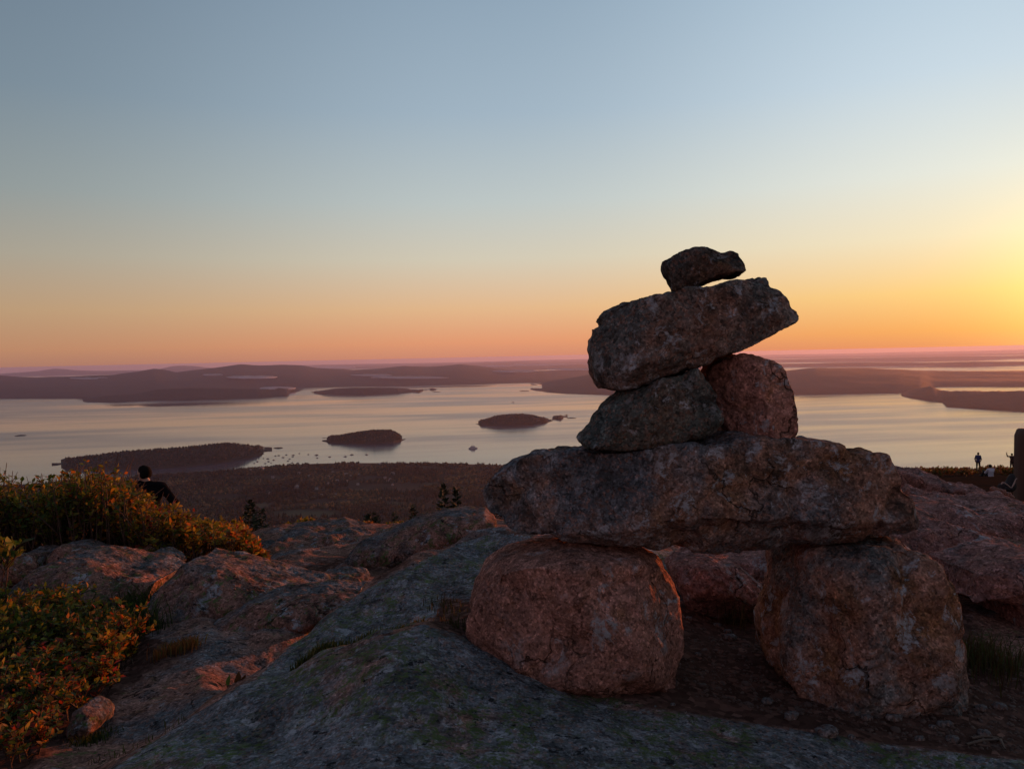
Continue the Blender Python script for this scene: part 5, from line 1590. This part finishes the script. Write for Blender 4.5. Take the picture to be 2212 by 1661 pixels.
spruce(546, 26, 1078, 0.95, 'tallest slim spruce just right of the burnt orange shrub', dense=1.3)
spruce(527, 26, 1112, 0.5, 'short spruce on the near left side of the tallest slim one')
spruce(570, 28, 1098, 0.6, 'dim small spruce on the far right side of the tallest slim one')
spruce(975, 24, 1044, 0.85, 'twin topped spruce standing beside the lintel end of the cairn', tops=2, dense=1.2)
spruce(805, 13, 1108, 0.75, 'broad bushy spruce low on the ledge crest', dense=1.6)
spruce(856, 24, 1107, 0.45, 'small spruce right of the broad bushy one')
spruce(896, 24, 1090, 0.48, 'thin spruce midway between the broad bushy one and the twin topped one')
spruce(727, 20, 1130, 0.45, 'barely showing spruce tip left of the small golden shrub')

# ------------------------------------------------------------------ wooden post, rucksack
mt, t, b, out = material('weathered_post_wood')
co = t.new('ShaderNodeTexCoord').outputs['Object']
g_n = t.noise(t.scaled(co, (30, 30, 1.6)), 1.0, 5, 0.6)
t.l.new(t.mix(g_n, (0.040, 0.014, 0.008), (0.085, 0.034, 0.020)), b.inputs['Base Color'])
t.l.new(t.bump(g_n, 0.6, 0.006), b.inputs['Normal'])
b.inputs['Roughness'].default_value = 0.85
M_POST = mt
d = 9.0
pb_ = pt(2236, 1078, d); ptop = pt(2236, 926, d)
hp = ptop[2] - pb_[2]
hw = 31 / FPX * d
pv_ = []
for z, s_ in ((-0.25, 1.03), (0.0, 1.02), (hp * 0.5, 0.99), (hp * 0.90, 0.97), (hp * 0.985, 0.86), (hp, 0.78)):
    for (x, y) in ((-1, -1), (-0.8, -1.0), (0.8, -1.0), (1, -0.8), (1, 0.8), (0.8, 1), (-0.8, 1), (-1, 0.8)):
        pv_.append((pb_[0] + x * hw * s_, pb_[1] + y * hw * s_, pb_[2] + z))
pf = [(i * 8 + j, i * 8 + (j + 1) % 8, (i + 1) * 8 + (j + 1) % 8, (i + 1) * 8 + j) for i in range(5) for j in range(8)]
pf2 = [tuple(40 + j for j in range(8))]
tag(link_mesh('wooden_post', np.array(pv_), [np.array(pf), np.array(pf2)], M_POST, smooth=False, origin=pb_), 'thick dark wooden post with a worn chamfered top, cut off by the frame', 'post')

M_BAG = plain('dark_bag_cloth', (0.022, 0.018, 0.018), 0.85)
M_STRAP = plain('pale_bag_strap', (0.34, 0.24, 0.20), 0.8)


def sd_blob(name, prims, mat_, vox, parent=None, k=0.02, origin=None, rough=None):
    """one continuous skin over tapered capsules; prims: (a, b, ra, rb) in world metres"""
    A_ = np.array([p[0] for p in prims], float); B_ = np.array([p[1] for p in prims], float)
    ra = np.array([p[2] for p in prims]); rb = np.array([p[3] for p in prims])
    lo = np.minimum(A_ - ra[:, None], B_ - rb[:, None]).min(0) - 4 * vox
    hi = np.maximum(A_ + ra[:, None], B_ + rb[:, None]).max(0) + 4 * vox
    gx = [np.arange(lo[i], hi[i] + vox, vox) for i in range(3)]
    G = np.stack(np.meshgrid(*gx, indexing='ij'), -1)
    S = None
    for a, b_, r1, r2 in zip(A_, B_, ra, rb):
        e = b_ - a
        tt = np.clip(((G - a) @ e) / max(e @ e, 1e-12), 0, 1)
        dd = np.linalg.norm(G - a - tt[..., None] * e, axis=-1) - (r1 + (r2 - r1) * tt)
        if S is None: S = dd
        else:
            h_ = np.clip(0.5 + 0.5 * (S - dd) / k, 0, 1)
            S = S * (1 - h_) + dd * h_ - k * h_ * (1 - h_)
    v, q = surface_nets(S)
    P = lo + v * vox
    if rough:
        P = P + rough * np.stack([fbm(P * 18 + 7 * i, 2) for i in range(3)], 1)
    return link_mesh(name, P, q, mat_, parent=parent, origin=origin)


bp = pt(2173, 1060, 8.8)
rk = empty('rucksack', bp, 'dark rucksack with pale straps leaning against the wooden post', 'bag')
u_ = RT
sd_blob('body', [(bp + u_ * 0.03 + [0, 0, 0.05], bp + u_ * 0.07 + [0, 0, 0.13], 0.055, 0.04), (bp - u_ * 0.05 + [0, -.01, 0.04], bp + u_ * 0.05 + [0, -.01, 0.05], 0.045, 0.05), (bp + u_ * 0.04 + [0, .02, .02], bp + u_ * 0.08 + [0, .02, .16], .04, .03)], M_BAG, 0.006, rk, 0.03, rough=0.004)
for pts_ in ([(-0.10, 0.085), (-0.085, 0.105), (-0.06, 0.10), (-0.02, 0.07), (0.01, 0.045)], [(0.015, 0.045), (0.03, 0.07), (0.05, 0.11), (0.06, 0.14), (0.075, 0.15)]):
    v, f = tube([bp + u_ * a + np.array([0, -0.075, z]) for a, z in pts_], [0.006, 0.008, 0.007, 0.006, 0.006], 6)
    link_mesh('strap', v, f, M_STRAP, parent=rk)
sd_blob('pocket', [(bp - u_ * 0.03 + [0, -0.06, 0.03], bp + u_ * 0.02 + [0, -0.06, 0.03], 0.025, 0.025)], M_BAG, 0.005, rk, 0.01)
outcrop([(860, 225), (870, 208), (900, 214), (960, 250), (1010, 280), (1000, 292), (940, 285), (890, 250)], *B5, 8.6, 0.12, 0.03, M_PINK, 'flat stone lying before the rucksack', seed=54, rough=(0.01, 6))

# ------------------------------------------------------------------ people
M_SKIN = plain('skin', (0.36, 0.20, 0.14), 0.55, var=0.06)
M_HAIR = plain('dark_hair', (0.008, 0.006, 0.005), 0.9, spec=0.05)
M_CAP = plain('dark_cap_cloth', (0.014, 0.013, 0.015), 0.8)
M_SHOE = plain('dark_shoes', (0.02, 0.018, 0.016), 0.7)


def hand(pos, axis, side, spread=0.0):
    """palm and five fingers as capsules; axis: direction the fingers point, side: towards the thumb"""
    axis = np.array(axis, float); axis /= np.linalg.norm(axis)
    side = np.array(side, float); side -= axis * (side @ axis); side /= np.linalg.norm(side)
    nrm_ = np.cross(axis, side)
    out_ = [(pos, pos + axis * 0.08, 0.026, 0.034)]
    for i, (l_, s_) in enumerate(((0.070, 0.028), (0.080, 0.010), (0.074, -0.009), (0.058, -0.027))):
        a = pos + axis * 0.085 + side * s_
        dv = axis + side * s_ * (4 + 12 * spread)
        b_ = a + dv * l_ * 0.55 + nrm_ * 0.006
        c_ = b_ + dv * l_ * 0.45 + nrm_ * 0.02
        out_ += [(a, b_, 0.0095, 0.0088), (b_, c_, 0.0088, 0.0075)]
    a = pos + axis * 0.03 + side * 0.03
    b_ = a + axis * 0.035 + side * 0.035
    out_ += [(a, b_, 0.013, 0.011), (b_, b_ + axis * 0.03 + side * 0.008, 0.011, 0.009)]
    return out_


def person(loc, yaw, label, J, top_mat, leg_mat, hair='short', head_turn=0.0, vox=0.012, scale=1.0, short_sleeves=False, hidden_hands=False):
    """J: joints in body space (x to the person's right, y forward, z up)"""
    J = {k: np.array(v, float) for k, v in J.items()}
    root = empty('person', loc, label, 'person')
    Rz = np.array(Matrix.Rotation(yaw, 3, 'Z')) * scale
    W_ = lambda p: Rz @ np.asarray(p, float) + np.asarray(loc)

    def prims(lst):
        return [(W_(a), W_(b_), r1 * scale, r2 * scale) for a, b_, r1, r2 in lst]

    hd = J['head']
    ct, st_ = math.cos(head_turn), math.sin(head_turn)
    hr = lambda x, y, z: hd + np.array([x * ct - y * st_, x * st_ + y * ct, z])
    sh_c = (J['shr'] + J['shl']) / 2
    hip_c = (J['hipr'] + J['hipl']) / 2
    waist = hip_c * 0.62 + sh_c * 0.38
    chest = hip_c * 0.25 + sh_c * 0.75
    side_ = (J['shr'] - J['shl']); side_ /= np.linalg.norm(side_)
    torso = [(hip_c - side_ * 0.07, hip_c + side_ * 0.07, 0.105, 0.105), (waist - side_ * 0.05, waist + side_ * 0.05, 0.10, 0.10), (chest - side_ * 0.08, chest + side_ * 0.08, 0.105, 0.105),
             (hip_c, waist, 0.12, 0.11), (waist, chest, 0.11, 0.12), (J['shl'] * 0.85 + sh_c * 0.15, J['shr'] * 0.85 + sh_c * 0.15, 0.062, 0.062), (chest, sh_c, 0.11, 0.07)]
    arms = []
    for s_ in 'rl':
        arms += [(J['sh' + s_], J['el' + s_], 0.056, 0.043), (J['el' + s_], J['wr' + s_], 0.041, 0.028)]
    legs = []
    for s_ in 'rl':
        legs += [(J['hip' + s_], J['kn' + s_], 0.085, 0.056), (J['kn' + s_], J['an' + s_], 0.055, 0.037)]
    feet = []
    for s_ in 'rl':
        fd = J['toe' + s_] - J['an' + s_]
        feet += [(J['an' + s_] - np.array([0, 0, 0.03]) - fd * 0.2, J['toe' + s_], 0.045, 0.038)]
    head = [(hr(0, -0.012, 0.02), hr(0, 0.02, 0.03), 0.088, 0.084), (hr(0, 0.025, -0.03), hr(0, 0.04, -0.07), 0.068, 0.045), (sh_c + (hd - sh_c) * 0.1, hr(0, -0.012, -0.06), 0.06, 0.054),
            (hr(0, 0.088, 0.0), hr(0, 0.108, -0.022), 0.010, 0.014), (hr(-0.085, 0.0, 0.005), hr(-0.088, -0.01, -0.025), 0.016, 0.011), (hr(0.085, 0.0, 0.005), hr(0.088, -0.01, -0.025), 0.016, 0.011),
            (hr(-0.018, 0.09, -0.048), hr(0.018, 0.09, -0.048), 0.009, 0.009), (hr(-0.035, 0.082, 0.028), hr(0.035, 0.082, 0.028), 0.012, 0.012)]
    hands_ = []
    if not hidden_hands:
        for s_ in 'rl':
            ax = J.get('hd' + s_, J['wr' + s_] - J['el' + s_])
            sg = -1 if s_ == 'r' else 1
            hands_ += hand(J['wr' + s_], ax, J.get('th' + s_, (0.2 * sg, 1, 0.1)), 0.6 if 'hd' + s_ in J else 0.1)
    sd_blob('body', prims(torso + arms + legs + feet + head + hands_), M_SKIN, vox * scale if vox > 0.009 else vox, root, 0.022 * scale)
    g = 0.016
    sl = arms[::2] if short_sleeves else arms
    jk = [(a, b_, r1 + g + 0.008, r2 + g + 0.008) for a, b_, r1, r2 in torso] + [(a, b_ if not short_sleeves else a + (b_ - a) * 0.7, r1 + g, r2 + g) for a, b_, r1, r2 in sl]
    o = sd_blob('jacket' if not short_sleeves else 'shirt', prims(jk), top_mat, vox * scale, root, 0.03 * scale, rough=0.004)
    tr = [(hip_c - side_ * 0.06 - np.array([0, 0, 0.03]), hip_c + side_ * 0.06 - np.array([0, 0, 0.03]), 0.122, 0.122)] + [(a, b_, r1 + 0.014, r2 + 0.022) for a, b_, r1, r2 in legs]
    sd_blob('trousers', prims(tr), leg_mat, vox * scale, root, 0.03 * scale, rough=0.003)
    for f_ in feet:
        a, b_, r1, r2 = f_
        sd_blob('shoe', prims([(a, b_, r1 + 0.01, r2 + 0.01)]), M_SHOE, vox * scale, root, 0.01)
    if hair == 'cap':
        sd_blob('cap', prims([(hr(0, -0.02, 0.045), hr(0, 0.015, 0.055), 0.094, 0.090), (hr(-0.035, 0.10, 0.05), hr(0.035, 0.10, 0.05), 0.012, 0.012), (hr(-0.03, 0.14, 0.045), hr(0.03, 0.14, 0.045), 0.009, 0.009)]), M_CAP, vox * scale, root, 0.02)
    sd_blob('hair', prims([(hr(0, -0.03, 0.035), hr(0, 0.0, 0.05), 0.094, 0.088), (hr(-0.05, -0.04, -0.02), hr(0.05, -0.04, -0.02), 0.050, 0.050)] + ([(hr(0, -0.06, -0.03), hr(0, -0.085, -0.14), 0.06, 0.04)] if hair == 'long' else [])), M_HAIR, vox * scale, root, 0.03)
    eyes = [(hr(sx, 0.086, 0.012), hr(sx, 0.0865, 0.012), 0.011, 0.011) for sx in (-0.032, 0.032)]
    for e_ in eyes:
        sd_blob('eye', prims([e_]), M_CAP, 0.004, root, 0.002)
    return root


STAND = dict(head=(0, 0.03, 1.60), shr=(0.175, 0, 1.40), shl=(-0.175, 0, 1.40), elr=(0.26, -0.03, 1.12), ell=(-0.26, -0.03, 1.12), wrr=(0.24, 0.08, 0.88), wrl=(-0.24, 0.08, 0.88),
             hipr=(0.09, 0, 0.92), hipl=(-0.09, 0, 0.92), knr=(0.11, 0.02, 0.50), knl=(-0.11, 0.02, 0.50), anr=(0.12, -0.02, 0.09), anl=(-0.12, -0.02, 0.09), toer=(0.14, 0.15, 0.04), toel=(-0.14, 0.15, 0.04))

# dark figure behind the shrubs: seen from behind, hands on hips, head turned to its left
M_BLK = plain('black_jacket_cloth', (0.006, 0.005, 0.006), 1.0, spec=0.05)
M_NAVY = plain('dark_trouser_cloth', (0.018, 0.018, 0.024), 0.9)
X_ = 327


def stand_at(X, Ytop, height, d0, d1):
    """distance at which someone of that height, feet on the ground, has the head top at row Ytop"""
    best = None
    for d in np.linspace(d0, d1, 60):
        g = on_ground(X, d)
        e = abs(g[2] + height - pt(X, Ytop, d)[2])
        if best is None or e < best[0]:
            best = (e, d, g)
    return best[2]


g0 = stand_at(X_, 1000, 1.76, 9, 18)
JP = dict(STAND)
JP.update(elr=(0.40, -0.10, 1.14), ell=(-0.38, -0.10, 1.14), wrr=(0.24, -0.02, 0.96), wrl=(-0.22, -0.02, 0.96), hdr=(-0.5, 0.5, -0.6), hdl=(0.5, 0.5, -0.6), head=(-0.06, 0.05, 1.60), shr=(0.21, 0.0, 1.38), shl=(-0.19, 0.0, 1.42))
person(g0, 0.25, 'person in black standing behind the shrubs, seen from behind with hands on hips', JP, M_BLK, M_NAVY, 'short', head_turn=0.9, scale=1.0, vox=0.010)

M_BLUE = plain('blue_jacket_cloth', (0.035, 0.035, 0.10), 0.85)
M_TR = plain('dark_brown_trousers', (0.035, 0.025, 0.022), 0.9)
d = 74.0
g0 = stand_at(2113, 976.5, 1.74, 50, 95)
JP = dict(STAND)
JP.update(elr=(0.25, 0.02, 1.12), wrr=(0.20, 0.16, 0.95), elL=(0, 0, 0))
JP.pop('elL')
person(g0, -0.7, 'standing person in a blue jacket and hood on the far edge of the summit', JP, M_BLUE, M_TR, 'cap', scale=1.0, vox=0.02)

M_WHITE = plain('white_shirt_cloth', (0.50, 0.47, 0.52), 0.85, var=0.05)
d = 46.0
g0 = on_ground(2140, d)
SIT = dict(head=(0, 0.06, 0.72), shr=(0.19, 0, 0.52), shl=(-0.19, 0, 0.52), elr=(0.24, 0.16, 0.30), ell=(-0.24, 0.16, 0.30), wrr=(0.12, 0.36, 0.34), wrl=(-0.12, 0.36, 0.34),
           hipr=(0.10, 0, 0.10), hipl=(-0.10, 0, 0.10), knr=(0.15, 0.40, 0.36), knl=(-0.15, 0.40, 0.36), anr=(0.13, 0.62, 0.07), anl=(-0.13, 0.62, 0.07), toer=(0.14, 0.80, 0.04), toel=(-0.14, 0.80, 0.04))
zb = pt(2140, 1032, d)[2]
person(np.array([g0[0], g0[1], max(g0[2], zb)]), 0.1, 'person in a white shirt sitting on the rocks with the back turned', SIT, M_WHITE, M_NAVY, 'short', vox=0.02, scale=0.92)

M_RED = plain('dark_red_coat_cloth', (0.045, 0.018, 0.016), 0.9)
d = 60.0
g0 = stand_at(2186, 988.5, 1.74, 45, 80)
JP = dict(STAND)
JP.update(ell=(-0.42, 0.05, 1.42), wrl=(-0.50, 0.08, 1.70), hdl=(0.05, 0.05, 1.0), thl=(1, 0, 0))
person(g0, 0.0, 'person in a dark coat raising one arm beside the wooden post', JP, M_RED, M_TR, 'short', scale=1.0, vox=0.02)

# ------------------------------------------------------------------ haze
hm = bpy.data.materials.new('haze')
hm.use_nodes = True
H_ = NT(hm.node_tree)
H_.n.clear()
pv = H_.new('ShaderNodeVolumePrincipled')
pv.inputs['Color'].default_value = (0.60, 0.64, 0.96, 1)
pv.inputs['Density'].default_value = 0.000021
pv.inputs['Anisotropy'].default_value = 0.4
H_.l.new(pv.outputs[0], H_.new('ShaderNodeOutputMaterial').inputs['Volume'])
v, f = box_va(-80000, 80000, -6000, 84000, SEA - 12, 2.5)
tag(link_mesh('haze', v, f, hm, smooth=False), 'thin dawn haze over the bay and far hills', None, None, 'stuff')
